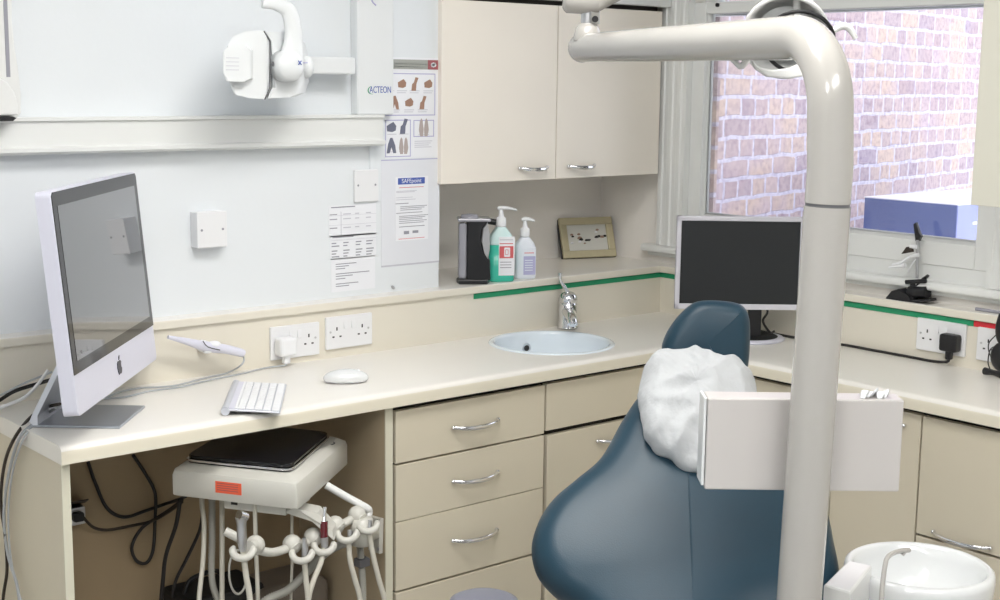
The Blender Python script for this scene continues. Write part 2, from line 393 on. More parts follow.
# outdoors: brick reveal, brick boundary wall, rendered block
xe = on(715, 150, 'y', -0.085).x
b = B(); b.box((XO, -0.085, -0.5), (xe, 0.35, 5)); o = b.obj('brick_reveal', brick_m); o['kind'] = 'structure'
b = B(); b.box((-0.93, 0, -0.5), (6.0, 0.2, 6.5)); o = b.obj('boundary_wall', brick_m)
o.location = (1.06, 0.42, 0.0); o.rotation_euler = (0, 0, R(12.0)); o['kind'] = 'structure'
bx_, bz_ = 1.0, 1.229
ya, yc = on(865, 197, 'x', bx_).y, on(957, 204, 'x', bx_).y
t = thing('rendered_block', 'low blue slate rendered wall outside the window before the brick wall', 'garden wall', (bx_ + 0.9, (ya + yc) / 2, -0.5))
b = B().use(slate_m); b.box((bx_, yc, -0.5), (bx_ + 1.8, ya, bz_ - 0.004)); b.use(slate_lit_m).box((bx_ + 0.003, yc - 0.003, -0.5), (bx_ + 1.8, yc, bz_ - 0.004)); b.use(cap_m)
for k in range(8): b.box((bx_ + 0.1 + 0.23 * k, yc - 0.0045, bz_ - 0.075), (bx_ + 0.3 + 0.23 * k, yc - 0.003, bz_ - 0.065))
b.obj('block_body', parent=t, world=True)
b = B(); b.box((bx_ - 0.002, yc - 0.004, bz_ - 0.004), (bx_ + 1.8, ya + 0.002, bz_), 0.001); b.obj('coping', cap_m, t, world=True)

# ------------------------------------------------------------ worktop with a real hole for the sink
SK = V((-0.636, -0.187, WT)); SR = 0.178
b = B()
poly = [(-2.16, -0.42), (-0.38, -0.42), (-0.38, -2.5), (0.006, -2.5), (0.006, 0.006), (-2.16, 0.006)]
t_ = bmesh.new(); f = t_.faces.new([t_.verts.new((x, y, 0.862)) for x, y in poly]); r = bmesh.ops.extrude_face_region(t_, geom=[f])
bmesh.ops.translate(t_, vec=(0, 0, 0.038), verts=[g for g in r['geom'] if isinstance(g, bmesh.types.BMVert)]); bmesh.ops.recalc_face_normals(t_, faces=t_.faces)
es = [e for e in t_.edges if abs(e.verts[0].co.z - e.verts[1].co.z) < 1e-5 and all((abs(v.co.y + 0.42) < 1e-4) for v in e.verts) or (abs(e.verts[0].co.z - e.verts[1].co.z) < 1e-5 and all((abs(v.co.x + 0.38) < 1e-4) for v in e.verts))]
es = [e for e in es if e.verts[0].co.z > 0.88]
bmesh.ops.bevel(t_, geom=es, offset=0.016, segments=5, profile=0.5, affect='EDGES')
b.merge(t_); wt = b.obj('worktop', top_m)
cb = B(); cb.lathe([(0, -0.2), (SR - 0.012, -0.2), (SR - 0.012, 0.1), (0, 0.1)], T(SK.x, SK.y, WT), seg=48, smooth=False); cut = cb.obj('cut', top_m)
md = wt.modifiers.new('b', 'BOOLEAN'); md.operation = 'DIFFERENCE'; md.object = cut; md.solver = 'EXACT'
bpy.context.view_layer.update()
me = bpy.data.meshes.new_from_object(wt.evaluated_get(bpy.context.evaluated_depsgraph_get())); wt.modifiers.clear(); wt.data = me; bpy.data.objects.remove(cut)
for p in me.polygons: p.use_smooth = True
me.set_sharp_from_angle(angle=R(35))
tag(wt, 'long cream laminate worktop turning the corner under the window', 'worktop')

front_shade_m = mat('worktop_front_shade', (0.74, 0.695, 0.575), 0.38, noise_s=6, noise_a=0.02)  # darker, yellower copy of the laminate: shade painted on the front faces
me.materials.append(front_shade_m)
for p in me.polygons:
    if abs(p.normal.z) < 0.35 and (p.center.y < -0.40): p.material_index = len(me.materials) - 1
# ------------------------------------------------------------ cabinets
def bow_handle(parent, c, L=0.142, axis='x', world=True, m=chrome_m, name='handle'):
    """a bowed chrome handle centred at c on a front that faces -y (axis x) or -x (axis y)"""
    b = B(); pts = []; rr = []
    for k in range(13):
        t = -1 + 2 * k / 12; s = t * L / 2; out = 0.004 + 0.024 * (1 - t * t) ** 0.6; dz = 0.004 * t * t
        pts.append(c + (V((s, -out, dz)) if axis == 'x' else V((-out, -s, dz)))); rr.append(0.0030 + 0.0018 * (1 - t * t))
    b.tube(pts, rr, 10, flat=1.35)
    for s in (-1, 1):
        q = c + (V((s * L / 2, 0, 0.004)) if axis == 'x' else V((0, -s * L / 2, 0.004)))
        b.ball(q + (V((0, -0.004, 0)) if axis == 'x' else V((-0.004, 0, 0))), 0.0055, (1.2, 1, 1))
    return b.obj(name, m, parent, world=world)
FY = -0.40   # left run front plane
t = thing('drawer_unit', 'beige four-drawer base unit beside the open knee space', 'drawer unit', (-1.09, -0.2, 0))
b = B().use(sideboard_m); b.box((-1.358, FY + 0.003, 0), (-1.338, 0.0, 0.86)); b.use(edge_m).box((-1.3585, FY, 0), (-1.3375, FY + 0.0035, 0.86))
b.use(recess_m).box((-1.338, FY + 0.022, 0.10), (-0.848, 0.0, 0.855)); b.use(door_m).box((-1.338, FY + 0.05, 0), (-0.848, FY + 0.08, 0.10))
b.obj('carcass', parent=t, world=True)
for z0, z1, hz in ((0.7165, 0.845, 0.776), (0.5715, 0.7115, 0.639), (0.3965, 0.5695, 0.486), (0.11, 0.391, 0.29)):
    b = B(); b.box((-1.3285, FY, z0), (-0.8515, FY + 0.018, z1), 0.0012); d = b.obj('drawer', door_m, t, world=True)
    if z0 > 0.2: bow_handle(d, V((-1.084, FY, hz)))
t = thing('sink_cabinet', 'beige base cabinet with blank top front beneath the sink', 'cabinet', (-0.62, -0.2, 0))
b = B().use(recess_m)
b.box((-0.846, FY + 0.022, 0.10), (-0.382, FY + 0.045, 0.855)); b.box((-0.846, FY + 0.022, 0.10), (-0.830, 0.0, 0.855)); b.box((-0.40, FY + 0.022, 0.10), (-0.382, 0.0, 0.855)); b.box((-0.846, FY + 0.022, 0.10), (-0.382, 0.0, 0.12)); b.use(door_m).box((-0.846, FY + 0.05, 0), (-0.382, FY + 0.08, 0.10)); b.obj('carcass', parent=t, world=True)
b = B(); b.box((-0.8445, FY, 0.722), (-0.384, FY + 0.018, 0.847), 0.0012); b.obj('front_panel', door_m, t, world=True)
b = B(); b.box((-0.8385, FY, 0.12), (-0.384, FY + 0.018, 0.708), 0.0012); d = b.obj('door', door_m, t, world=True)
p = on(597, 442, 'y', FY); bow_handle(d, V((p.x + 0.07, FY, p.z)))
RXF = -0.36
t = thing('corner_cabinet', 'beige corner base cabinet behind the blue chair and pole', 'cabinet', (-0.18, -0.8, 0))
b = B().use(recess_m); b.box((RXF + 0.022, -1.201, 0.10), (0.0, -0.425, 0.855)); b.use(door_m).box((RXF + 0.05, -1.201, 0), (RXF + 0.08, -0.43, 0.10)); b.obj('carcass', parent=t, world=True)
p = on(828, 500, 'x', RXF)
b = B(); b.box((RXF, -0.415, 0.12), (RXF + 0.018, p.y + 0.006, 0.848), 0.0012); b.obj('door', door_m, t, world=True)
b = B(); b.box((RXF, p.y - 0.006, 0.12), (RXF + 0.018, -1.1995, 0.848), 0.0012); d = b.obj('door', door_m, t, world=True)
bow_handle(d, V((RXF, -1.085, 0.811)), axis='y')
t = thing('base_cabinet', 'beige base unit with a deep pull-down front under the window worktop', 'cabinet', (-0.18, -1.6, 0))
b = B().use(recess_m); b.box((RXF + 0.022, -2.49, 0.10), (0.0, -1.203, 0.855)); b.use(door_m).box((RXF + 0.05, -2.49, 0), (RXF + 0.08, -1.203, 0.10)); b.obj('carcass', parent=t, world=True)
b = B(); b.box((RXF, -1.71, 0.557), (RXF + 0.018, -1.204, 0.847), 0.0012); d = b.obj('drawer', door_m, t, world=True); bow_handle(d, V((RXF, -1.328, 0.570)), 0.15, axis='y')
b = B(); b.box((RXF, -1.71, 0.12), (RXF + 0.018, -1.204, 0.551), 0.0012); b.obj('drawer', door_m, t, world=True)
b = B(); b.box((RXF, -2.48, 0.12), (RXF + 0.018, -1.714, 0.847), 0.0012); b.obj('door', door_m, t, world=True)
# knee space
b = B().use(door_m); b.box((-2.154, -0.40, 0), (-2.136, 0.0, 0.862)); b.use(edge_m).box((-2.1543, -0.4015, 0), (-2.1357, -0.3985, 0.862), 0.001)
tag(recentre(b.obj('desk_end_panel')), 'beige upright end panel carrying the left end of the worktop', 'panel')
b = B(); b.box((-2.131, -0.012, 0), (-1.359, 0.003, 0.861)); struct(b, 'trim_5', board_m)

# wall cabinets
CY = 0.034
def cx_(u, v): return on(u, v, 'y', CY)
cz0, cz1 = cx_(441, 184.5).z, cx_(600, 8.0).z
xl, xm, xr = cx_(441, 150).x, cx_(556, 150).x, cx_(658.5, 150).x
t = thing('wall_cabinet', 'cream two-door wall cabinet hung over the ledge bottles', 'cabinet', ((xl + xr) / 2, 0.19, cz0))
b = B().use(updoor_m); b.box((xl + 0.002, CY + 0.018, cz0 + 0.002), (xr - 0.002, AY, cz1)); b.obj('carcass', parent=t, world=True)
for x0, x1, u in ((xl, xm - 0.002, 532.5), (xm + 0.002, xr, 580.5)):
    b = B(); b.box((x0, CY, cz0), (x1, CY + 0.017, cz1), 0.0012); d = b.obj('door', updoor_m, t, world=True)
    p = cx_(u, 169 if u < 550 else 167); bow_handle(d, V((p.x, CY, p.z)), 0.105)
b = B(); b.box((xl, 0.018, cz1 + 0.014), (xr + 0.035, 0.049, 2.64), 0.002); tag(recentre(b.obj('top_box_panel', trim_m)), 'white boxed panel filling the space above the cream wall cabinet', 'panel')
b = B(); b.box((xl, CY + 0.02, cz1), (xr - 0.002, AY, cz1 + 0.016)); struct(b, 'trim_6', recess_m)
t = thing('wall_cabinet', 'stone-coloured wall cabinet hung right of the window', 'cabinet', (-0.08, -1.7, 1.335))
p = on(970.5, 205, 'x', -0.22); zb = p.z; ye = p.y
b = B(); b.box((-0.201, ye - 1.1, zb + 0.002), (RX, ye - 0.002, 2.45)); b.obj('carcass', updoor2_m, t, world=True)
b = B(); b.box((-0.22, ye - 0.5, zb), (-0.202, ye, 2.45), 0.0012); b.obj('door', updoor2_m, t, world=True)
b = B(); b.box((-0.22, ye - 1.1, zb), (-0.202, ye - 0.504, 2.45), 0.0012); b.obj('door', updoor2_m, t, world=True)

# ------------------------------------------------------------ sink and tap
t = thing('wash_basin', 'round pale blue inset basin in the cream worktop', 'sink', tuple(SK))
prof = [(0, -0.140), (0.02, -0.139), (0.08, -0.13), (0.13, -0.105), (0.152, -0.06), (0.158, -0.02), (0.160, -0.004), (0.163, 0.003), (0.170, 0.005), (0.176, 0.0035), (0.178, 0.0003)]
b = B(); b.lathe(prof, seg=64); b.obj('bowl', sink_m, t)
b = B(); b.lathe([(0, -0.1385), (0.02, -0.1385), (0.021, -0.137), (0, -0.137)]); b.obj('drain', chrome_m, t)
r0 = on(517, 347, 'z', 0.85); dr = V((r0.x - SK.x, r0.y - SK.y, 0)).normalized()
c = dr * 0.157 + V((0, 0, -0.042))
b = B().use(chrome_m); b.tube([c + dr * 0.004, c - dr * 0.004], 0.014, 16); b.use(hole_m).tube([c - dr * 0.003, c - dr * 0.0048], 0.0085, 12); b.obj('overflow', parent=t)
tp = on(568, 328, 'z', WT); tp.y = -0.036
t = thing('mixer_tap', 'chrome mixer tap behind the round basin', 'tap', tuple(tp)); t.scale = (1.22, 1.22, 1.0)
fd = V((SK.x - tp.x, SK.y - tp.y, 0)).normalized(); fd = (fd + V((-0.3, -0.9, 0))).normalized()
b = B(); b.lathe([(0, 0), (0.026, 0), (0.026, 0.005), (0.0225, 0.008), (0.022, 0.07), (0.02, 0.078), (0, 0.08)]); b.obj('body', chrome_m, t)
b = B(); b.tube([V((0, 0, 0.05)), fd * 0.03 + V((0, 0, 0.052)), fd * 0.085 + V((0, 0, 0.046)), fd * 0.105 + V((0, 0, 0.034))], [0.017, 0.016, 0.013, 0.012], 16, n=5); b.use(hole_m).cyl(fd * 0.105 + V((0, 0, 0.035)), fd * 0.109 + V((0, 0, 0.031)), 0.008); sp = b.obj('spout', chrome_m, t)
sp.data.materials.clear(); sp.data.materials.append(chrome_m); sp.data.materials.append(hole_m)
b = B(); b.ball((0, 0, 0.088), 0.0235, (1, 1, 0.95)); b.tube([V((0, 0, 0.10)), V((-0.010, 0.004, 0.125)), V((-0.018, 0.010, 0.142)), V((-0.017, 0.012, 0.165))], [0.009, 0.006, 0.005, 0.0065], 10, n=5, flat=0.7); b.obj('lever', chrome_m, t)

# ------------------------------------------------------------ sockets and plates (built facing -y)
def double_socket(name, label, loc, rz, switches_down=0):
    t = thing(name, label, 'socket', loc, rz, )
    b = B(); b.box((-0.073, -0.009, -0.043), (0.073, 0, 0.043), 0.0025); b.obj('plate', socket_m, t)
    for s in (-1, 1):
        b = B(); b.prism([V((s * 0.012 - 0.0065, -0.009, 0.009)), V((s * 0.012 - 0.0065, -0.0125, 0.009)), V((s * 0.012 - 0.0065, -0.0095, 0.029)), V((s * 0.012 - 0.0065, -0.009, 0.029))], (0.013, 0, 0)); b.obj('switch', socket_m, t)
        b = B(); cx = s * 0.040
        b.box((cx - 0.002, -0.0094, 0.006), (cx + 0.002, -0.0088, 0.015))
        for q in (-1, 1): b.box((cx + q * 0.011 - 0.0032, -0.0094, -0.0125), (cx + q * 0.011 + 0.0032, -0.0088, -0.0085))
        b.obj('pin_holes', hole_m, t)
        b = B(); b.cyl((s * 0.060, -0.0088, 0.003), (s * 0.060, -0.0098, 0.003), 0.003, 12); b.obj('screw', steel_m, t)
    return t
p = on(295, 341, 'y', 0.0); double_socket('double_socket', 'white double socket with a white plug in its left side', (p.x, 0.006, p.z), 0)
SL = p.copy()
p = on(349, 331, 'y', 0.0); double_socket('double_socket', 'empty white double socket on the splashback nearer the basin', (p.x, 0.006, p.z), 0)
p = on(941, 337, 'x', 0.0); double_socket('double_socket', 'white double socket with a black plug under the green tape', (0.006, p.y, p.z), -PI / 2)
SRr = p.copy()
p = on(977, 340, 'x', 0.0); double_socket('double_socket', 'white double socket under the red tape at the photo edge', (0.006, p.y - 0.074, SRr.z), -PI / 2)
SR4 = V((0.006, p.y - 0.074, SRr.z))
# black plug + cable to the monitor
pc = V((0.0, SRr.y - 0.040, SRr.z - 0.006))
t = thing('black_plug', 'black mains plug in the socket under the green tape, trailing black cable', 'plug', (0.0, pc.y, pc.z))
b = B(); b.box((-0.036, pc.y - 0.025, pc.z - 0.024), (-0.0035, pc.y + 0.025, pc.z + 0.022), 0.007, seg=3); b.box((-0.030, pc.y - 0.008, pc.z - 0.046), (-0.012, pc.y + 0.008, pc.z - 0.022), 0.004); b.obj('plug_body', black_m, t, world=True)
cpts = [V((-0.021, pc.y, pc.z - 0.044)), V((-0.022, pc.y + 0.006, WT + 0.012))] + [on(u, v, 'z', WT + 0.005) for u, v in ((935, 360), (915, 357), (880, 351), (845, 344), (805, 339), (786, 336))] + [V((-0.03, -0.42, WT + 0.006)), V((-0.045, -0.405, WT + 0.02))]
cpts[2].x = min(cpts[2].x, -0.012)
for q in cpts: q.x = min(q.x, -0.010)
b = B(); b.tube(cpts, 0.0038, 8, n=6); b.obj('cable', cable_m, t, world=True)
# white plug at left
pc = V((SL.x - 0.040, 0, SL.z - 0.006))
t = thing('white_plug', 'white mains plug in the left socket, its white cable trailing left', 'plug', (pc.x, 0, pc.z))
b = B(); b.box((pc.x - 0.026, -0.040, pc.z - 0.024), (pc.x + 0.024, -0.0035, pc.z + 0.024), 0.008, seg=3); b.box((pc.x - 0.009, -0.030, pc.z - 0.045), (pc.x + 0.009, -0.012, pc.z - 0.022), 0.004); b.obj('plug_body', wplastic_m, t, world=True)
cpts = [V((pc.x, -0.021, pc.z - 0.044)), V((pc.x - 0.01, -0.028, WT + 0.006))] + [on(u, v, 'z', WT + 0.003) for u, v in ((265, 368), (240, 374), (210, 380), (180, 387), (150, 391), (125, 397), (100, 399), (75, 402))]
b = B(); b.tube(cpts, 0.0022, 8, n=6); b.obj('cable', gcable_m, t, world=True)

def plate(name, label, cat, u0, v0, u1, v1, depth, screws=True, m=socket_m):
    a = on(u0, v0, 'y', PY); c_ = on(u1, v1, 'y', PY); cx = (a.x + c_.x) / 2; cz = (a.z + c_.z) / 2; w = abs(c_.x - a.x) / 2; h = abs(a.z - c_.z) / 2
    t = thing(name, label, cat, (cx, PY, cz))
    b = B(); b.box((-w, -depth, -h), (w, 0, h), 0.002); b.obj('cover', m, t)
    for s in (-1, 1):
        b = B(); b.cyl((s * w * 0.72, -depth + 0.0005, 0.002), (s * w * 0.72, -depth - 0.001, 0.002), 0.0028, 12); b.obj('screw', ink_m, t)
plate('blank_plate', 'flat white blanking plate above the printed notices', 'switch plate', 353, 170, 377, 201, 0.008)
a = on(197, 213, 'y', PY - 0.035); c_ = on(227, 246, 'y', PY - 0.035)
t = thing('junction_box', 'square white junction box standing proud of the wall', 'box', ((a.x + c_.x) / 2, PY, (a.z + c_.z) / 2)); w = abs(c_.x - a.x) / 2; h = abs(a.z - c_.z) / 2
b = B(); b.box((-w, -0.030, -h), (w, 0, h), 0.001); b.obj('back_box', socket_m, t)
b = B(); b.box((-w - 0.001, -0.036, -h - 0.001), (w + 0.001, -0.0295, h + 0.001), 0.002); b.obj('cover', socket_m, t)
for s in (-1, 1): b = B(); b.cyl((s * w * 0.72, -0.0355, 0.0), (s * w * 0.72, -0.037, 0.0), 0.003, 12); b.obj('screw', ink_m, t)

# ------------------------------------------------------------ papers on the panel wall
def sheet(name, label, u0, v0, u1, v1, m, draw, cat='notice', y=PY, ):
    a = on(u0, v0, 'y', y); c_ = on(u1, v1, 'y', y); t = [a.x, a.z, c_.x, c_.z]
    b = B().use(m); b.box((a.x, y - 0.0006, c_.z), (c_.x, y - 0.0001, a.z))
    W_, H_ = c_.x - a.x, a.z - c_.z
    def rect(x0, z0, x1, z1, mm, lift=0.0004):
        """x to the right, z downward, both 0..1"""
        b.use(mm).box((a.x + x0 * W_, y - 0.0006 - lift, a.z - z1 * H_), (a.x + x1 * W_, y - 0.0005, a.z - z0 * H_))
    def poly(pts, mm, lift=0.0006):
        b.use(mm).prism([V((a.x + px_ * W_, y - 0.0006, a.z - pz * H_)) for px_, pz in pts], (0, -lift, 0))
    def frame(x0, z0, x1, z1, mm, w=0.012):
        k = w * W_ / H_
        rect(x0, z0, x1, z0 + k, mm); rect(x0, z1 - k, x1, z1, mm); rect(x0, z0, x0 + w, z1, mm); rect(x1 - w, z0, x1, z1, mm)
    draw(b, rect, poly, frame, a, W_, H_, y)
    o = b.obj(name); tag(recentre(o), label, cat); return o
def hand(poly, cx, cz, s, mm, k=0):
    sh = [[(-.5, .5), (-.35, -.1), (-.12, -.5), (.1, -.5), (.4, .0), (.5, .5), (.2, .5), (0, .1), (-.2, .5)], [(-.5, -.1), (-.1, -.25), (.2, -.35), (.5, -.1), (.45, .2), (.1, .3), (-.45, .25)],
          [(-.4, .5), (-.3, 0), (-.1, -.1), (.1, -.5), (.45, -.45), (.2, 0), (.15, .5)]][k % 3]
    poly([(cx + x * s, cz + z * s * 0.9) for x, z in sh], mm)
def palms(poly, cx, cz, s, mm):
    for q in (-1, 1):
        poly([(cx + q * x * s, cz + z * s * 0.8) for x, z in ((.05, .5), (.02, .1), (.1, -.35), (.2, -.45), (.3, -.3), (.38, .15), (.28, .5))], mm)
def lines(rect, x0, x1, zs, mm, h=0.006):
    for i, z in enumerate(zs): rect(x0, z, x1 - (0.25 * (x1 - x0) * ((i * 37 % 5) / 5)), z + h, mm)
def draw_poster(b, rect, poly, frame, a, W_, H_, y):
    rect(0.0, 0.02, 0.98, 0.115, greyhdr_m); rect(0.77, 0.02, 0.98, 0.115, badge_m, 0.0006)
    lines(rect, 0.1, 0.72, (0.06, 0.088), ink2_m)
    cx, cz = 0.875, 0.068
    for ax_, az in ((1, 0), (0, 1), (.7, .7), (-.7, .7)): poly([(cx - ax_ * .05 - az * .012, cz - az * .025 + ax_ * .007), (cx + ax_ * .05 - az * .012, cz + az * .025 + ax_ * .007), (cx + ax_ * .05 + az * .012, cz + az * .025 - ax_ * .007), (cx - ax_ * .05 + az * .012, cz - az * .025 - ax_ * .007)], paper_m, 0.0012)
    frame(-0.0, 0.155, 0.91, 0.575, lav_m, 0.013)
    for i, cx in enumerate((0.07, 0.30, 0.53, 0.78)):
        hand(poly, cx, 0.26, 0.15, hand_m, i if i < 3 else 1); lines(rect, cx - 0.09, cx + 0.09, (0.325, 0.345), ink2_m)
    for i, cx in enumerate((0.17, 0.43, 0.68)):
        hand(poly, cx, 0.445, 0.15, hand_m, i); lines(rect, cx - 0.09, cx + 0.09, (0.515, 0.535), ink2_m)
    frame(-0.0, 0.615, 0.46, 0.985, lav_m, 0.013); frame(0.51, 0.62, 0.89, 0.79, lav_m, 0.013)
    hand(poly, 0.11, 0.69, 0.17, hand2_m, 1); hand(poly, 0.33, 0.68, 0.17, hand2_m, 2); hand(poly, 0.11, 0.87, 0.17, hand2_m, 0); palms(poly, 0.33, 0.87, 0.22, hand3_m); palms(poly, 0.70, 0.69, 0.24, hand3_m)
    lines(rect, 0.04, 0.2, (0.755, 0.93), ink2_m); lines(rect, 0.25, 0.42, (0.755, 0.93), ink2_m); lines(rect, 0.53, 0.86, (0.83, 0.85, 0.87, 0.89), ink2_m); lines(rect, 0.6, 0.8, (0.765,), ink2_m)
sheet('hand_washing_poster', 'white poster of hand-washing steps with grey header, pinned beside the tall box', 385, 57, 439.5, 157, paper_m, draw_poster, 'poster')
def draw_lam(b, rect, poly, frame, a, W_, H_, y):
    for x0, z0, x1, z1 in ((0, 0, 1, 0.008), (0, 0.985, 1, 1)): rect(x0, z0, x1, z1, ink2_m if z0 else lav_m, 0.0002)
    rect(0.24, 0.165, 0.80, 0.985 - 0.22, paper_m, 0.0002)
    rect(0.28, 0.175, 0.74, 0.235, bluehdr_m, 0.0006)
    b.use(paper_m).text('SAFEpoint', 0.016, T(a.x + 0.51 * W_, y - 0.0014, a.z - 0.205 * H_) @ FACE_S)
    lines(rect, 0.30, 0.72, (0.262,), redink_m, 0.005); lines(rect, 0.25, 0.60, (0.295, 0.305, 0.355, 0.375), ink2_m, 0.005); rect(0.24, 0.41, 0.46, 0.417, ink_m)
    lines(rect, 0.32, 0.78, (0.44, 0.455, 0.472), ink_m, 0.006); lines(rect, 0.25, 0.70, (0.50,), ink_m, 0.006); lines(rect, 0.30, 0.80, (0.53, 0.545, 0.56, 0.578, 0.596), ink_m, 0.006); rect(0.30, 0.63, 0.74, 0.637, ink_m)
    rect(0.38, 0.675, 0.47, 0.705, ink_m); rect(0.53, 0.675, 0.63, 0.70, ink_m); rect(0.29, 0.745, 0.74, 0.75, redink_m)
sheet('laminated_notice', 'tall laminated safety notice with blue title, nearest the wall cabinet', 381, 160, 439, 262, lam_m, draw_lam)
def draw_t1(b, rect, poly, frame, a, W_, H_, y):
    rect(0.05, 0.04, 0.55, 0.075, ink_m); rect(0, 0.32, 1, 0.328, ink2_m); rect(0, 0.62, 1, 0.628, ink2_m); rect(0.25, 0.2, 0.26, 0.95, ink2_m)
    for z in (0.27, 0.42, 0.70): 
        for x in (0.02, 0.3, 0.55, 0.78): rect(x, z, x + 0.16 - 0.03 * ((x * 10) % 3), z + 0.03, ink_m if x < 0.1 else ink2_m)
sheet('notice_sheet', 'topmost of three small printed notices below the blanking plate', 328.5, 206, 376, 234, paper_m, draw_t1)
def draw_t2(b, rect, poly, frame, a, W_, H_, y):
    rect(0.05, 0.05, 0.5, 0.10, ink_m); rect(0, 0.2, 1, 0.21, ink2_m)
    for z in (0.3, 0.42, 0.62, 0.74, 0.86):
        for x in (0.03, 0.28, 0.55, 0.78): rect(x, z, x + 0.17 - 0.03 * ((x * 10 + z * 7) % 3), z + 0.045, ink_m)
sheet('notice_sheet', 'middle one of three small printed notices, the most densely printed', 330, 236, 376, 256, paper_m, draw_t2)
def draw_t3(b, rect, poly, frame, a, W_, H_, y):
    for z, w in ((0.16, .55), (0.23, .35), (0.30, .25), (0.45, .9), (0.52, .45), (0.60, .25), (0.75, .6), (0.82, .35)): rect(0.1, z, 0.1 + w * 0.85, z + 0.025, ink_m)
sheet('notice_sheet', 'bottom one of three small printed notices, just above the ledge', 331, 259, 375, 288, paper_m, draw_t3)
p = on(392.5, 288, 'y', PY); b = B(); b.ball((p.x, PY - 0.003, p.z + 0.002), 0.006, (1.3, 0.5, 0.7), M=roty(R(35))); tag(b.obj('wall_hook', steel_m), 'tiny grey hook at the foot of the laminated notice', 'hook')

# ------------------------------------------------------------ x-ray unit on the wall
t = thing('dental_xray_unit', 'white wall-mounted dental x-ray head folded against its tall box', 'x-ray unit', (-1.08, PY, 1.53))
YB = 0.018
a = on(357.5, 115, 'y', YB); c_ = on(394, 115, 'y', YB)
b = B(); b.box((a.x, YB, a.z), (c_.x, PY, 2.3), 0.004); hb = b.obj('wall_box', xray_m, t, world=True)
b = B().use(bluehdr_m); p = on(379.5, 90, 'y', YB); b.text('ACTEON', 0.0215, T(p.x + 0.003, YB - 0.0004, p.z) @ FACE_S @ Matrix.Diagonal((0.80, 1.15, 1, 1)), 0.0003)
b.use(green_m); q = on(370, 90, 'y', YB); b.tube([q + V((0.004, -0.0006, 0.010)), q + V((-0.004, -0.0006, 0.005)), q + V((-0.006, -0.0006, -0.003)), q + V((-0.001, -0.0006, -0.009)), q + V((0.008, -0.0006, -0.011))], [0.0004, 0.0012, 0.0014, 0.001, 0.0004], 6, n=4)
b.obj('maker_badge', parent=hb, world=True)
b = B().use(lav_m); q = on(372, 2, 'y', YB); b.tube([q + V((-0.008, -0.0005, 0.02)), q + V((0.0, -0.0005, 0.002)), q + V((0.012, -0.0005, -0.008))], 0.0018, 6, n=4); b.obj('corner_emblem', parent=hb, world=True)
YA = -0.02
a = on(309, 56.5, 'y', YA); c_ = on(356, 74.5, 'y', YA)
b = B(); b.box((a.x, YA, c_.z), (c_.x, YA + 0.045, a.z), 0.005); b.obj('wall_arm', xray_m, t, world=True)
YH = -0.16
def H(u, v, dy=0.0): return on(u, v, 'y', YH + dy)
b = B(); b.prism([H(*p_) for p_ in ((226, 48), (233, 36), (246, 31), (263, 31), (269, 41), (270, 60), (269.5, 87), (264, 99), (248, 98), (233, 94), (228, 82))], FOR * 0.13, 0.011, 3)
b.obj('tube_head', xray_m, t, world=True, sharp=40)
b = B().use(xray_m); b.prism([H(*p_, dy=-0.022) for p_ in ((222.5, 52), (229, 46), (244, 45.5), (251, 50), (251, 78), (244, 82), (226, 81), (222.5, 73))], FOR * 0.03, 0.006, 2)
for i in range(4): 
    p = H(226 + i, 57 + 4 * i, -0.0228); b.use(ink2_m).box(H(226, 57.5 + 4 * i, -0.0228), H(239, 58.3 + 4 * i, -0.0222))
b.obj('rating_plate', parent=t, world=True)
b = B(); b.tube([H(264, 31, 0.001), H(269.8, 41.5, 0.0), H(270.3, 60, 0.0), H(269.8, 87.5, 0.0), H(264.8, 99.5, 0.001)], 0.0015, 8); b.obj('seam', seam_m, t, world=True)
b = B(); b.prism([H(*p_, dy=0.01) for p_ in ((266, 32), (284, 32), (300, 42), (304, 60), (304, 82), (300, 93), (290, 97), (266, 98.5), (271, 87), (271, 41))], FOR * 0.10, 0.014, 3); b.obj('rear_housing', xray_m, t, world=True, sharp=40)
yk = [(262, 3, 5), (276, 4.5, 6), (288, 11, 8.5), (293, 28, 9.5), (293, 45, 11), (291, 64, 15), (289, 70, 14)]
k = 1 / FPX * (H(290, 50).y - CAM.y) / ray(290, 50).y
b = B(); b.tube([H(u, v, -0.012) for u, v, r_ in yk], [r_ * k for u, v, r_ in yk], 20, n=6, flat=1.0); 
for v_ in b.bm.verts: v_.co.y = (YH - 0.012) + (v_.co.y - (YH - 0.012)) * 0.55
b.obj('yoke', xray_m, t, world=True)
b = B(); q = H(289.5, 66, -0.02); b.lathe([(0, 0.014), (0.030, 0.012), (0.036, 0.004), (0.037, -0.03), (0, -0.03)], M=T(*q) @ rotx(PI / 2), seg=40); b.obj('pivot_disc', xray_m, t, world=True)
b = B().use(bluehdr_m); q = H(295, 63, -0.0); q.y = YH - 0.0345
b.tube([q + V((-0.012, 0, 0.005)), q + V((-0.004, 0, -0.004))], 0.0012, 6); b.tube([q + V((-0.012, 0, -0.004)), q + V((-0.004, 0, 0.005))], 0.0012, 6); b.use(lav_m).tube([q + V((0, 0.004, 0)), q + V((0.016, 0.006, 0.001))], 0.0014, 6); b.obj('maker_badge', parent=t, world=True)
b = B(); q = H(307, 67, 0.02); b.ball(q, 0.021, (0.7, 1, 1.25)); b.obj('arm_joint', xray_m, t, world=True)
b = B(); q = H(273, 64, -0.01); b.ball(q, 0.005, (0.7, 0.5, 1.2)); b.obj('latch', seam_m, t, world=True)

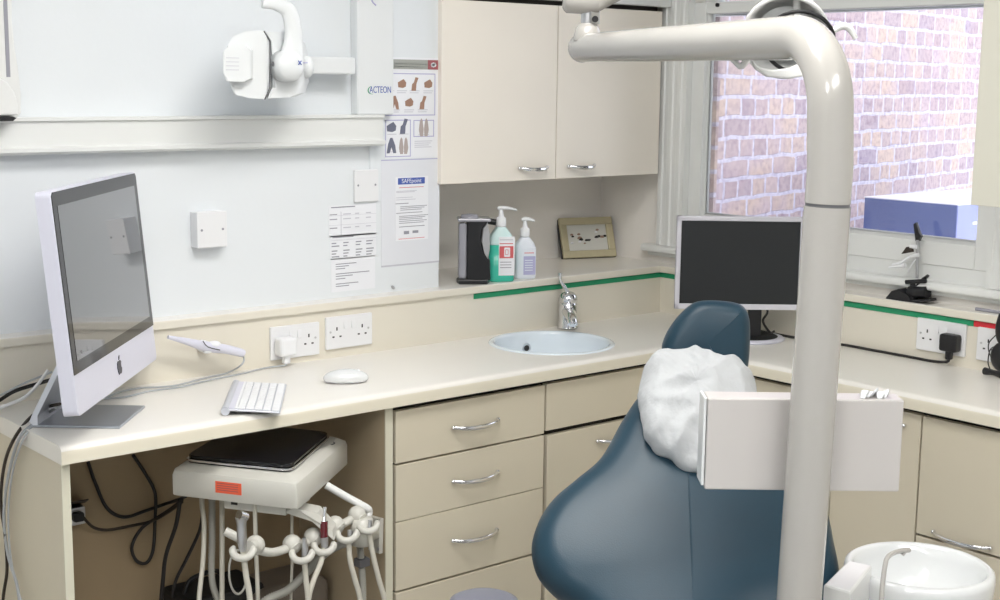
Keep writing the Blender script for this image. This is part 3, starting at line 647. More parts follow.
# unit cut off by the left edge
t = thing('wall_unit', 'white rounded wall unit cut off by the left edge above the rail', 'medical device', (-2.12, PY, 1.53))
b = B(); b.prism([on(u, v, 'y', 0.0) for u, v in ((-60, -40), (12, -40), (12.5, 20), (15, 45), (19, 72), (21.5, 95), (21.5, 113), (17, 118.5), (-60, 121))], (0, 0.05, 0), 0.004); b.obj('body', equip_m, t, world=True)
b = B(); b.prism([on(u, v, 'y', -0.03) for u, v in ((-60, 74), (0, 77), (8, 82), (15, 92), (18.5, 104), (18.5, 115), (-60, 118))], (0, 0.032, 0), 0.004); b.obj('lower_cover', equip_m, t, world=True)
b = B(); b.prism([on(u, v, 'y', -0.032) for u, v in ((-60, 118.5), (13, 116.5), (16.5, 118), (13, 121), (-60, 122))], (0, 0.03, 0)); b.obj('base_shadow', black_m, t, world=True)  # black strip standing in for the shadow at the unit's base
b = B(); b.box(on(5.5, -40, 'y', -0.0015), on(6.3, 77, 'y', 0.001)); b.obj('seam', ink_m, t, world=True)

# ------------------------------------------------------------ on the ledge
LZ = LEDGE
p = on(479, 284, 'z', LZ)
t = thing('soap_dispenser', 'black and clear automatic soap dispenser, leftmost on the ledge', 'dispenser', (p.x, p.y + 0.03, LZ), R(-36))
# local: front (spout side) toward +x, reservoir toward -x
h = 0.205
b = B(); b.prism([V((x, y, 0)) for x, y in ((-0.040, -0.035), (0.042, -0.035), (0.050, 0), (0.042, 0.035), (-0.040, 0.035), (-0.046, 0))], (0, 0, 0.014), 0.003); b.obj('base', black_m, t)
b = B().use(black_m)
b.prism([V((-0.018, -0.033, 0.012)), V((0.050, -0.033, 0.012)), V((0.048, -0.033, 0.07)), V((0.030, -0.033, 0.09)), V((0.022, -0.033, 0.125)), V((0.026, -0.033, 0.16)), V((0.042, -0.033, 0.18)), V((0.046, -0.033, h - 0.02)), V((-0.018, -0.033, h - 0.02))], (0, 0.066, 0), 0.004)
b.obj('front_column', parent=t)
b = B(); b.prism([V((0.042, -0.0345, 0.072)), V((0.031, -0.0345, 0.09)), V((0.023, -0.0345, 0.125)), V((0.027, -0.0345, 0.16)), V((0.040, -0.0345, 0.178)), V((0.046, -0.0345, 0.15)), V((0.047, -0.0345, 0.10))], (0, 0.069, 0), 0.003); b.obj('steel_shield', steel_m, t)
b = B(); b.box((-0.042, -0.031, 0.014), (-0.018, 0.031, h - 0.03), 0.008, seg=3); b.obj('reservoir', smoke_m, t)
b = B(); b.box((-0.045, -0.035, h - 0.026), (0.050, 0.035, h - 0.016), 0.004); b.lathe([(0.026, h - 0.017), (0.024, h - 0.008), (0, h - 0.005)], M=T(-0.01, 0, 0)); b.obj('lid', smoke_m, t)
b = B(); b.tube([V((0.04, 0, h - 0.026)), V((0.066, 0, h - 0.03))], 0.009, 12); b.obj('nozzle', black_m, t)

def bottle(name, label, loc, rz, w, d, hb, shoulder, m, liquid=None, fill=0.6, neck=0.015, tall=0.05, headlen=0.05, lab=None):
    t = thing(name, label, 'bottle', loc, rz)
    def ring(z, sw, sd, n=28, pw=3.2):
        out = []
        for k in range(n):
            a = 2 * PI * k / n; c, s = math.cos(a), math.sin(a)
            out.append(V((math.copysign(abs(c) ** (2 / pw), c) * sw / 2, math.copysign(abs(s) ** (2 / pw), s) * sd / 2, z)))
        return out
    def stack(levels, mm, nm):
        b = B(); rs = []
        for z, sw, sd in levels: rs.append([b.bm.verts.new(q) for q in ring(z, sw, sd)])
        for a_, c_ in zip(rs, rs[1:]):
            for k in range(len(a_)): b.bm.faces.new((a_[k], a_[(k + 1) % len(a_)], c_[(k + 1) % len(a_)], c_[k])).smooth = True
        b.bm.faces.new(rs[0][::-1]); b.bm.faces.new(rs[-1]); return b.obj(nm, mm, t)
    if liquid:
        zf = hb * fill
        stack([(0, w * .94, d * .94), (0.004, w, d), (zf, w, d)], liquid, 'liquid_level')
        stack([(zf, w, d), (hb - shoulder, w, d), (hb - shoulder * .5, w * .8, d * .85), (hb - 0.004, neck * 2.3, neck * 2.3), (hb, neck * 2, neck * 2)], m, 'bottle_body')
    else:
        stack([(0, w * .94, d * .94), (0.004, w, d), (hb - shoulder, w, d), (hb - shoulder * .5, w * .82, d * .85), (hb - 0.004, neck * 2.3, neck * 2.3), (hb, neck * 2, neck * 2)], m, 'bottle_body')
    b = B(); b.lathe([(0, hb), (neck, hb), (neck * 1.05, hb + 0.004), (neck * 1.0, hb + tall * .5), (neck * .55, hb + tall * .56), (neck * .4, hb + tall * .9), (0.004, hb + tall)]); col = b.obj('collar', wplastic_m, t)
    b = B(); zt = hb + tall; b.tube([V((-0.010, 0, zt)), V((0, 0, zt + 0.003)), V((headlen * .6, 0, zt + 0.001)), V((headlen, 0, zt - 0.004))], [0.006, 0.0085, 0.006, 0.0045], 12, n=4, flat=0.7); b.cyl((0, 0, zt - 0.012), (0, 0, zt), 0.004); b.obj('pump_head', wplastic_m, t)
    if lab: lab(t, w, d, hb)
    return t
def lab1(t, w, d, hb):
    b = B().use(paper_m); y = -d / 2 - 0.0006; b.box((-0.010, y, hb * .12), (w * .47, y + 0.02, hb * .83))
    b.use(redink_m).box((-0.008, y - 0.0005, hb * .44), (w * .42, y + 0.001, hb * .66)); b.use(paper_m).box((0.005, y - 0.001, hb * .46), (w * .30, y + 0.001, hb * .64), 0.002)
    b.use(redink_m).box((-0.008, y - 0.0005, hb * .70), (w * .4, y + 0.001, hb * .715)); b.box((0.009, y - 0.0014, hb * .50), (w * .23, y + 0.001, hb * .60))
    b.use(paper_m).box((0.0105, y - 0.0018, hb * .51), (w * .21, y + 0.001, hb * .59))
    for z in (.26, .31, .36): b.use(ink_m).box((-0.006, y - 0.0005, hb * z), (w * .35, y + 0.001, hb * (z + .014)))
    b.use(ink2_m).box((-0.008, y - 0.0005, hb * .77), (w * .4, y + 0.001, hb * .785)); b.obj('printed_label', parent=t)
def lab2(t, w, d, hb):
    b = B().use(bottle2_m); y = -d / 2 - 0.0006; b.box((-0.014, y, hb * .1), (w * .44, y + 0.02, hb * .75)); b.use(lav_m).box((-0.008, y - 0.0004, hb * .1), (w * .42, y + 0.001, hb * .55))
    for z in (.2, .26, .32, .38, .44): b.use(bottle2_m).box((-0.004, y - 0.0008, hb * z), (w * .3, y + 0.001, hb * (z + .02)))
    b.use(redink_m).box((-0.006, y - 0.0004, hb * .62), (w * .35, y + 0.001, hb * .64)); b.obj('printed_label', parent=t)
p = on(507, 282, 'z', LZ); bottle('pump_bottle', 'clear pump bottle of green hand gel beside the black dispenser', (p.x, p.y + 0.03, LZ), R(-30), 0.078, 0.05, 0.158, 0.045, bottle_m, teal_m, 0.68, 0.0145, 0.052, 0.045, lab1)
p = on(531, 279, 'z', LZ); bottle('pump_bottle', 'smaller milky white pump bottle right of the green gel', (p.x, p.y + 0.03, LZ), R(-28), 0.066, 0.042, 0.122, 0.035, bottle2_m, None, 0, 0.0135, 0.05, 0.028, lab2)

# photo frame leaning in the alcove corner
A1 = on(615.5, 256.8, 'z', LZ + 0.001)
FW = 0.185; FH = 0.135
p0 = on(563, 259, 'z', LZ + 0.001)
ang = math.atan2(A1.y - p0.y, A1.x - p0.x)
fx = V((math.cos(ang), math.sin(ang), 0))
FW = (A1 - p0).length
t = thing('photo_frame', 'gold picture frame leaning in the alcove corner', 'picture frame', tuple(p0), ang)
tl = on(554, 216, 'y', p0.y)
lean = R(21)
Mf = rotx(-lean)
FH = 0.136
b = B().use(gold_m)
bw = 0.024
shx = -0.028   # the frame is a parallelogram in the photograph: it leans sideways a little
for (x0, z0, x1, z1) in ((0, 0, FW, bw), (0, FH - bw, FW, FH), (0, bw, bw, FH - bw), (FW - bw, bw, FW, FH - bw)): b.box((x0, -0.012, z0), (x1, 0, z1), 0.002, M=Mf)
b.obj('frame', parent=t)
b = B(); b.box((-0.002, 0.0, -0.001), (FW + 0.001, 0.010, FH + 0.001), M=Mf); b.obj('back_board', black_m, t)
b = B().use(photo_m); b.box((bw, -0.004, bw), (FW - bw, -0.001, FH - bw), M=Mf)
pw, ph = FW - 2 * bw, FH - 2 * bw
for x, z, r_, mm in ((.12, .62, .007, skin_m), (.14, .55, .006, matt_m), (.30, .63, .007, skin_m), (.31, .48, .010, skin_m), (.34, .42, .009, matt_m), (.30, .35, .007, paper_m), (.78, .78, .007, skin_m), (.74, .70, .006, paper_m), (.74, .50, .009, matt_m), (.80, .52, .009, matt_m), (.88, .50, .009, skin_m), (.95, .53, .008, matt_m), (.42, .28, .005, skin_m), (.10, .30, .007, paper_m)):
    b.use(mm).ball(Mf @ V((bw + x * pw, -0.0042, bw + z * ph)), r_ * 0.8, (1.1, 0.12, 0.85), seg=12)
for v_ in b.bm.verts: pass
b.obj('photo_print', parent=t)
# balls were added before tilting: tilt print separately
o = t.children[-1]
me = o.data
for v_ in me.vertices: pass
b = B(); b.prism([V((FW * .45, 0.012, 0.06)), V((FW * .55, 0.012, 0.06)), V((FW * .55, 0.06, -0.0)), V((FW * .45, 0.06, 0.0))], (0, 0.002, 0.001)); b.obj('strut', black_m, t)

# small clamp stand on the ledge before the window
p = on(907, 300, 'z', LZ); p.x = 0.024
t = thing('clamp_stand', 'small black clamp stand with clear arms on the right ledge', 'stand', (p.x, p.y, LZ))
XC = p.x
def Q(u, v, dx=0.0): return on(u, v, 'x', XC + dx)
b = B(); b.prism([Q(*q, dx=-0.02) for q in ((885, 298), (891, 291), (898, 289), (908, 295), (910, 300), (928, 299), (929, 301.5), (906, 302.5), (888, 301))], (0.04, 0, 0), 0.003)
b.tube([Q(910, 292), Q(928, 292)], 0.017, 14); b.tube([Q(906, 282, -0.01), Q(926, 281, -0.01)], 0.006, 10); b.tube([Q(912, 300), Q(914, 290), Q(914, 280)], [0.014, 0.012, 0.010], 12); b.tube([Q(917, 286), Q(924, 279), Q(928, 275.5)], [0.007, 0.009, 0.006], 12, flat=0.6)
b.obj('clamp_base', black_m, t, world=True)
b = B(); b.tube([Q(917, 278), Q(917.5, 240)], 0.0042, 12); b.obj('rod', steel_m, t, world=True)
b = B(); b.prism([Q(*q) for q in ((913, 224), (915.5, 222.5), (919, 233), (921, 236), (918.5, 241), (915, 241))], (0.012, 0, 0), 0.002); b.obj('upper_jaw', black_m, t, world=True)
b = B(); b.prism([Q(*q, dx=-0.012) for q in ((901, 254), (906, 247), (911, 246.5), (912, 252))], (0.01, 0, 0), 0.001); b.obj('tilted_blade', bcable_m, t, world=True)
b = B().use(wplastic_m); b.tube([Q(917, 247, -0.004), Q(910, 246, -0.01)], 0.006, 10, n=3); b.tube([Q(919, 255, -0.006), Q(910, 257, -0.012), Q(900, 263, -0.02), Q(893, 264.5, -0.02)], [0.010, 0.006, 0.008, 0.006], 12, n=4, flat=0.6); b.tube([Q(889, 267.5, -0.022), Q(905, 265.5, -0.022)], [0.003, 0.006], 10); b.tube([Q(917, 258, 0), Q(912, 264, -0.01), Q(908, 272, -0.005)], 0.002, 8, n=3); b.obj('clear_arms', parent=t, world=True)

# ------------------------------------------------------------ right end: headset / black gadget
t = thing('black_headset', 'black headset with thin wire hanging at the right photo edge', 'headset', (-0.05, -1.27, WT))
def E_(u, v, x=-0.05): return on(u, v, 'x', x)
b = B(); b.tube([E_(1003, 314), E_(1001.5, 328), E_(1003, 340), E_(1010, 345)], [0.010, 0.015, 0.014, 0.012], 14, n=4); b.obj('upper_cup', black_m, t, world=True)
b = B(); b.ball(E_(1003.5, 357), 0.034, (0.7, 1, 1.15)); b.obj('ear_cup', black_m, t, world=True)
q = on(985, 371, 'z', WT + 0.008); q2 = on(1004, 376, 'z', WT + 0.008)
b = B(); b.tube([q, (q + q2) / 2 + V((0, 0, 0.002)), q2], [0.010, 0.007, 0.010], 12, n=4); b.obj('microphone', black_m, t, world=True)
b = B(); b.tube([E_(996, 335), E_(989, 343), E_(989, 352), E_(993, 359), E_(996, 347), E_(990, 350), E_(988, 362), E_(990, 369)], 0.0015, 6, n=6); b.obj('wire', cable_m, t, world=True)
p = on(996, 309, 'z', LZ + 0.003); b = B(); b.tube([V((0.03, p.y + 0.03, LZ + 0.004)), V((0.03, p.y - 0.06, LZ + 0.004))], 0.0045, 10); tag(recentre(b.obj('pen', ink_m)), 'dark pen lying on the ledge at the right photo edge', 'pen')

# ------------------------------------------------------------ flat monitor
base = on(748, 338, 'z', WT); 
yaw = math.atan2(RGT.y, RGT.x) + R(0)
t = thing('flat_monitor', 'silver-framed black monitor standing in the worktop corner', 'monitor', tuple(base), yaw)
dd_ = 3.88
cL = dep(677.5, 215.5, dd_); cR = dep(806, 218, dd_); cB = dep(679, 311.5, dd_)
Minv = ROOTM[t.name].inverted()
l0 = Minv @ cL; l1 = Minv @ cR; l2 = Minv @ cB
y0 = (l0.y + l1.y) / 2; x0, x1, z1, z0 = l0.x, l1.x, (l0.z + l1.z) / 2, l2.z
b = B(); fw = 0.013
for q in ((x0, z0, x1, z0 + 0.016), (x0, z1 - fw, x1, z1), (x0, z0, x0 + fw, z1), (x1 - fw, z0, x1, z1)): b.box((q[0], y0, q[1]), (q[2], y0 + 0.02, q[3]), 0.002)
b.obj('frame', lcdframe_m, t)
b = B(); b.box((x0 + fw - 0.001, y0 + 0.004, z0 + 0.015), (x1 - fw + 0.001, y0 + 0.01, z1 - fw + 0.001)); b.obj('screen', lcd_m, t)
b = B(); b.box((x0 + 0.002, y0 + 0.018, z0 + 0.003), (x1 - 0.002, y0 + 0.035, z1 - 0.003), 0.004); b.box((x0 + 0.06, y0 + 0.03, z0 + 0.04), (x1 - 0.06, y0 + 0.055, z1 - 0.05), 0.01); b.obj('back_cover', black_m, t)
xc = (x0 + x1) / 2
b = B(); b.box((-0.008, y0 + 0.045, 0.008), (0.03, y0 + 0.065, z0 + 0.12), 0.004); b.obj('neck', black_m, t)
b = B().use(alu_m); b.lathe([(0, 0), (0.098, 0), (0.103, 0.004), (0.098, 0.008), (0.082, 0.010)], M=T(0, -0.01, 0), seg=48); b.use(matt_m).lathe([(0.0825, 0.0098), (0.078, 0.012), (0, 0.014)], M=T(0, -0.01, 0), seg=48); b.obj('base', parent=t)
b = B().use(bluehdr_m); p = Minv @ dep(700.5, 300, dd_); b.tube([V((p.x - 0.01, y0 + 0.0035, z0 + 0.0163)), V((p.x + 0.01, y0 + 0.0035, z0 + 0.0163))], 0.002, 8, flat=0.8)
for v0_ in (258, 284): b.use(ink_m).cyl((x1 + 0.001, y0 + 0.006, z1 - (v0_ - 217) / 95 * (z1 - z0)), (x1 + 0.006, y0 + 0.006, z1 - (v0_ - 217) / 95 * (z1 - z0)), 0.003, 8)
b.obj('buttons', parent=t)
b = B(); b.tube([V((0.03, y0 + 0.05, z0 + 0.03)), V((0.045, y0 + 0.04, z0 - 0.01)), V((0.035, y0 + 0.05, z0 - 0.04)), V((0.06, y0 + 0.07, 0.02)), V((0.09, 0.08, 0.006))], 0.0035, 8, n=6); b.obj('cable', cable_m, t)

# ------------------------------------------------------------ all-in-one computer at the left
W, Hh = 0.569, 0.44; th = 0.09
ctr = V((-1.961, -0.273, 0.972)); yaw = 0.846
t = thing('desktop_computer', 'silver all-in-one computer with glossy black screen on the desk', 'computer', (ctr.x, ctr.y, WT), yaw)
zc = ctr.z - WT
Mb = T(0, 0, zc) @ rotx(-th)
b = B(); 
t_ = bmesh.new(); bmesh.ops.create_cube(t_, size=1)
for v_ in t_.verts: v_.co = V((v_.co.x * W, 0.0 if v_.co.y < 0 else 0.030, (v_.co.z + 0.5) * Hh))
es = [e for e in t_.edges if abs(e.verts[0].co.y - e.verts[1].co.y) > 0.01]
bmesh.ops.bevel(t_, geom=es, offset=0.012, segments=4, profile=0.5, affect='EDGES')
es = [e for e in t_.edges if all(abs(v.co.y) < 1e-5 for v in e.verts)]
bmesh.ops.bevel(t_, geom=es, offset=0.0015, segments=2, profile=0.5, affect='EDGES')
b.merge(t_, Mb); b.obj('casing', alu_m, t)
zch = 0.186 * Hh
b = B(); b.prism([V((x, -0.0018, z)) for x, z in ((-W / 2 + 0.003, zch), (W / 2 - 0.003, zch), (W / 2 - 0.003, Hh - 0.010), (W / 2 - 0.010, Hh - 0.003), (-W / 2 + 0.010, Hh - 0.003), (-W / 2 + 0.003, Hh - 0.010))], (0, 0.002, 0), M=Mb); b.obj('glass_bezel', bezel_m, t)
b = B(); b.box((-W / 2 + 0.026, -0.0024, zch + 0.024), (W / 2 - 0.026, -0.0019, Hh - 0.030), M=Mb); b.obj('screen', screen_m, t)
b = B(); ap = [(0, .30), (.14, .36), (.30, .34), (.42, .22), (.34, .10), (.33, -.06), (.46, -.18), (.36, -.38), (.22, -.50), (.05, -.46), (-.1, -.46), (-.26, -.5), (-.42, -.3), (-.5, -.02), (-.42, .24), (-.22, .36)]
b.prism([V((x * 0.030, -0.0016, 0.042 + z * 0.034)) for x, z in ap], (0, 0.002, 0), M=Mb); b.prism([V((x * 0.030, -0.0016, 0.042 + z * 0.034)) for x, z in ((0, .40), (.16, .50), (.2, .68), (.04, .6))], (0, 0.002, 0), M=Mb); b.obj('fruit_badge', logo_m, t)
b = B(); b.prism([V((x, y, 0)) for x, y in ((-0.095, -0.022), (0.095, -0.022), (0.095, 0.165), (-0.095, 0.165))], (0, 0, 0.006), 0.002)
b.obj('foot', foot_m, t)
b = B(); prof = [(0.160, 0.005), (0.168, 0.012), (0.160, 0.03), (0.095, 0.155), (0.055, 0.20), (0.05, 0.19), (0.088, 0.145), (0.150, 0.025), (0.150, 0.006)]
b.prism([V((-0.095, y, z)) for y, z in prof], (0.19, 0, 0)); b.obj('stand_neck', silver_m, t)

# keyboard
t = thing('keyboard', 'slim white and silver keyboard lying on the desk', 'keyboard', (-1.652, -0.305, WT), 0.972)
b = B(); Mk = T(0, 0, 0.004) @ rotx(R(4)); b.box((-0.140, -0.062, 0.003), (0.140, 0.058, 0.008), 0.002, M=Mk); b.cyl((-0.140, 0.056, 0.010), (0.140, 0.056, 0.010), 0.0095, 16); b.obj('body', silver_m, t)
b = B(); b.box((-0.135, 0.036, 0.0072), (0.135, 0.050, 0.0088), M=Mk); b.obj('hinge_bar', alu_m, t)
rows = [(-0.051, 10), (-0.0325, 11), (-0.014, 12), (0.0045, 13), (0.0225, 14), (0.034, 14)]
for i, (y, n) in enumerate(rows):
    hgt = 0.0155 if i < 5 else 0.0065
    if i == 0: cols = [(-0.135, -0.1), (-0.098, -0.08), (-0.078, -0.06), (-0.058, 0.04), (0.042, 0.06), (0.062, 0.08), (0.082, 0.1), (0.102, 0.117), (0.119, 0.135)]
    else: cols = [(-0.135 + 0.27 * k / n, -0.135 + 0.27 * (k + 1) / n - 0.0028) for k in range(n)]
    for (a_, c_) in cols:
        b = B(); b.box((a_, y - hgt / 2, 0.0078), (c_, y + hgt / 2, 0.0104), 0.0007, seg=1, M=Mk); b.obj('key', wplastic_m, t)
# mouse
t = thing('computer_mouse', 'white oval computer mouse lying on the worktop', 'mouse', (-1.380, -0.265, WT), -0.50)
b = B(); b.ball((0, 0, 0.011), 0.055, (1, 0.52, 0.40), seg=32)
for v_ in b.bm.verts:
    if v_.co.z < 0.003: v_.co.z = 0.003
b.obj('shell', ceramic_m, t)
b = B(); b.ball((0, 0, 0.004), 0.052, (1, 0.52, 0.077), seg=24); b.obj('underside', alu_m, t)
b = B(); b.ball((0.030, 0, 0.0288), 0.0035, (1, 1, 0.9), seg=12); b.obj('scroll_ball', wplastic_m, t)

# dental camera wand resting in its clip
def K(u, v, y=-0.045): return on(u, v, 'y', y)
t = thing('dental_camera', 'pale slim dental camera wand held above the desk by its clip', 'dental camera', tuple(V((K(212, 348).x, -0.045, WT))))
b = B(); b.tube([K(168, 337), K(171, 337.8), K(185, 341), K(200, 345), K(212, 347.5), K(225, 349), K(240, 352.5), K(243.5, 353.5)], [0.0045, 0.005, 0.008, 0.0115, 0.0125, 0.0115, 0.0105, 0.009], 16, n=4); b.obj('handpiece', alu_m, t, world=True)
b = B(); b.tube([K(203, 341, -0.056), K(208, 347, -0.058), K(220, 350, -0.057)], 0.0013, 6, n=3); b.obj('seam', seam_m, t, world=True)
b = B(); b.ball(K(213.5, 344.5), 0.0150, (1.25, 0.8, 0.62)); b.ball(K(208, 351), 0.0105, (1.3, 0.8, 0.6)); b.tube([K(212, 347), V((K(212, 347).x, 0.004, K(212, 347).z - 0.005))], [0.010, 0.016], 12); b.obj('wall_clip', wplastic_m, t, world=True)
b = B(); b.tube([K(242.5, 354), K(244, 360), K(240, 366, -0.06)] + [on(u, v, 'z', WT + 0.004) for u, v in ((227, 373), (205, 378), (178, 385), (160, 387), (140, 388), (120, 392), (100, 400), (80, 408))], 0.0022, 8, n=6); b.obj('cable', gcable_m, t, world=True)

# cables at the left end of the desk
def cab(label, pts, r, m, cat='cable', name='cable'):
    b = B(); b.tube(pts, r, 8, n=7); return tag(recentre(b.obj(name, m)), label, cat)
Dz = WT + 0.005
def end(u, v): return on(u, v, 'x', -2.172)
cab('black cable dropping over the desk end from behind the computer', [on(60, 404, 'z', Dz + 0.05), on(48, 407, 'z', Dz + 0.02), on(32, 416, 'z', Dz + 0.002)] + [end(u, v) for u, v in ((17, 434), (7, 455), (2, 480), (1, 505), (5, 535), (7, 570), (3, 600), (3, 640))], 0.0036, bcable_m)
cab('grey cable hanging beside the black one down the desk end', [on(56, 408, 'z', Dz + 0.03), on(45, 415, 'z', Dz), on(33, 424, 'z', Dz)] + [end(u, v) for u, v in ((20, 437), (12, 460), (6, 490), (4, 520), (8, 555), (18, 590), (22, 640))], 0.0034, gcable_m)
cab('thin grey cable hanging innermost down the desk end', [on(50, 414, 'z', Dz), on(38, 421, 'z', Dz)] + [end(u, v) for u, v in ((24, 438), (14, 466), (9, 500), (9, 540), (14, 575), (24, 610))], 0.0022, gcable_m)
cab('thick black cable behind the computer by the splashback', [on(x, y, 'y', -0.03) for x, y in ((-12, 407), (0, 400), (15, 391), (37, 384), (50, 380))], 0.0045, cable_m)
cab('thin dark cable arching behind the computer', [on(x, y, 'y', -0.05) for x, y in ((-12, 402), (5, 393), (25, 383), (42, 376), (52, 372))], 0.0025, gcable_m)
cab('white cable looping left from behind the computer', [on(x, y, 'y', -0.09) for x, y in ((48, 370), (38, 384), (25, 397), (10, 404), (-10, 412))], 0.004, wcable_m)

# ------------------------------------------------------------ knee space: cables and socket
t = thing('double_socket', 'grey double socket low on the board inside the knee space', 'socket', tuple(V((on(80, 500, 'y', -0.012).x, -0.012, on(80, 508, 'y', -0.012).z))))
b = B().use(steel_m); b.box((-0.09, -0.03, -0.03), (0.0, 0, 0.012), 0.003); b.use(bcable_m).prism([V((-0.09, -0.004, 0.012)), V((0.012, -0.004, 0.012)), V((-0.005, -0.06, 0.035)), V((-0.10, -0.06, 0.035))], (0, 0, 0.003)); b.obj('box', parent=t)
b = B(); b.box((-0.035, -0.05, -0.018), (-0.010, -0.028, 0.004), 0.005); b.obj('plug', black_m, t)
def BK(u, v, y=-0.03): return on(u, v, 'y', y)
cab('black cable sagging in a curve under the desk toward the tray', [BK(88, 462), BK(95, 482), BK(107, 508), BK(124, 517), BK(145, 511), BK(165, 504), BK(178, 500, -0.12), BK(186, 496, -0.2)], 0.0042, cable_m)
cab('thick black cable with a hanging loop under the desk', [BK(133, 455), BK(145, 473), BK(155, 493), BK(155, 520), BK(153, 550), BK(146, 563), BK(136, 560), BK(132, 546), BK(142, 528), BK(160, 516), BK(172, 508, -0.1), BK(182, 500, -0.18)], 0.0042, cable_m)
cab('brown cable running from the low socket toward the tray', [BK(83, 517, -0.05), BK(93, 527, -0.04), BK(107, 530), BK(130, 526), BK(152, 521), BK(170, 511, -0.1), BK(182, 502, -0.18)], 0.0036, bcable_m)
cab('black cable falling from the tray to the dark box below', [BK(180, 500, -0.2), BK(176, 525, -0.15), BK(166, 555, -0.12), BK(163, 580, -0.11), BK(160, 612, -0.11)], 0.0052, cable_m)
cab('black cable slanting from the tray down left of the hoses', [BK(203, 512, -0.2), BK(199, 532, -0.15), BK(186, 560, -0.12), BK(176, 580, -0.1), BK(172, 598, -0.1)], 0.0042, cable_m)

# ------------------------------------------------------------ delivery unit under the desk
TZ = 0.715
PA = on(171, 495, 'z', TZ); PB = on(298, 510, 'z', TZ); PC = on(349, 463, 'z', TZ)
PC.x = min(PC.x, -1.385)
PD = PA + (PC - PB)
cc = (PA + PB + PC + PD) / 4
t = thing('delivery_unit', 'white dental delivery tray unit tucked in the knee space under the desk', 'dental unit', (cc.x, cc.y, TZ))
def inset(P, k, z): 
    return [q + ((cc - q) * k) + V((0, 0, z)) for q in P]
Ps = [PA, PB, PC, PD]
b = B(); rings = []
for k, z in ((0.008, 0.0), (0.0, 0.003), (0.0, 0.046), (0.02, 0.056), (0.13, 0.068)):
    rr_ = inset(Ps, k, z); poly = []
    for i in range(4):                       # rounded corners
        a_, q, c_ = rr_[i - 1], rr_[i], rr_[(i + 1) % 4]
        for f_ in (0.0, 0.5, 1.0):
            d1 = (a_ - q).normalized() * 0.014; d2 = (c_ - q).normalized() * 0.014
            poly.append(q + d1 * (1 - f_) ** 2 + d2 * f_ ** 2)
    rings.append([b.bm.verts.new(p_) for p_ in poly])
for a_, c_ in zip(rings, rings[1:]):
    for k in range(len(a_)): b.bm.faces.new((a_[k], a_[(k + 1) % len(a_)], c_[(k + 1) % len(a_)], c_[k])).smooth = False
b.bm.faces.new(rings[0][::-1]); b.bm.faces.new(rings[-1])
bmesh.ops.recalc_face_normals(b.bm, faces=b.bm.faces); b.obj('tray_housing', tray_m, t, world=True, sharp=28)
ux = (PB - PA).normalized(); nx = V((ux.y, -ux.x, 0)); 
if nx.dot(CAM - PA) < 0: nx = -nx
def TF(s, z, o=0.0): return PA + ux * s + V((0, 0, z)) + nx * o
Lf = (PB - PA).length
s0, s1 = Lf * 0.36, Lf * 0.565
b = B(); b.prism([TF(s0, 0.018, 0.0), TF(s1, 0.018, 0.0), TF(s1, 0.044, 0.0), TF(s0, 0.044, 0.0)], nx * 0.001); b.obj('warning_label', orange_m, t, world=True)
b = B()
for i in range(4): b.prism([TF(s0 + 0.004, 0.024 + i * 0.005, 0.001), TF(s1 - 0.008, 0.024 + i * 0.005, 0.001), TF(s1 - 0.008, 0.0255 + i * 0.005, 0.001), TF(s0 + 0.004, 0.0255 + i * 0.005, 0.001)], nx * 0.0003)
b.obj('label_print', badge_m, t, world=True)
vx = (PC - PB).normalized()
q = PB + vx * 0.30 - ux * 0.026 + V((0, 0, 0.0655)); b = B(); b.tube([q + V((0.013 * math.cos(a_ / 12 * 2 * PI), 0.013 * math.sin(a_ / 12 * 2 * PI), 0.0012)) for a_ in range(12)], 0.0014, 6, closed=True); b.obj('ring_mark', seam_m, t, world=True)
q = PB + vx * 0.075 - ux * 0.022 + V((0, 0, 0.0655)); b = B(); b.prism([q, q + vx * 0.05, q + vx * 0.05 - ux * 0.02, q - ux * 0.02], (0, 0, 0.0012)); b.obj('white_label', paper_m, t, world=True)
# lower module
b = B().use(tray_m)
m0 = PA + ux * 0.115 - nx * 0.03 + V((0, 0, -0.028)); b.prism([m0, m0 + ux * 0.15, m0 + ux * 0.15 - nx * 0.12, m0 - nx * 0.12], (0, 0, 0.03), 0.004); b.use(hole_m).box((-0.008, -0.0007, -0.005), (0.008, 0.001, 0.005), M=Matrix.Translation(m0 + ux * 0.025 + V((0, 0, 0.017))) @ Matrix.Rotation(math.atan2(ux.y, ux.x), 4, 'Z')); b.obj('control_module', parent=t, world=True)
# bracket on the drawer unit side, support arm, holder rail
def BR(u, v, x=-1.359): return on(u, v, 'x', x)
b = B(); b.prism([BR(*q) for q in ((373, 515), (384, 518), (383, 553), (372, 549))], (-0.012, 0, 0), 0.002); b.obj('wall_bracket', tray_m, t, world=True)
for v0_ in (521, 549): b = B(); q = BR(379, v0_, -1.371); b.cyl(q, q + V((-0.003, 0, 0)), 0.0045, 10); b.obj('screw', steel_m, t, world=True)
def DU(u, v, d): return dep(u, v, d)
kx = lambda u: 2.93 + (u - 250) * 0.0022
F_OFF = -0.040
def HU(u, v, o=0.0): return dep(u, v, kx(u) + o)
b = B(); b.tube([HU(225, 531, 0.05), HU(240, 539, 0.02), HU(250, 546), HU(262, 551), HU(275, 552), HU(294, 546), HU(305, 543), HU(314, 539), HU(326, 532), HU(337, 527), HU(350, 520), HU(359, 516)], 0.0095, 12, n=4); b.obj('holder_rail', tray_m, t, world=True)
D2 = (-FOR * 0.72 + V((0, 0, -0.69))).normalized()
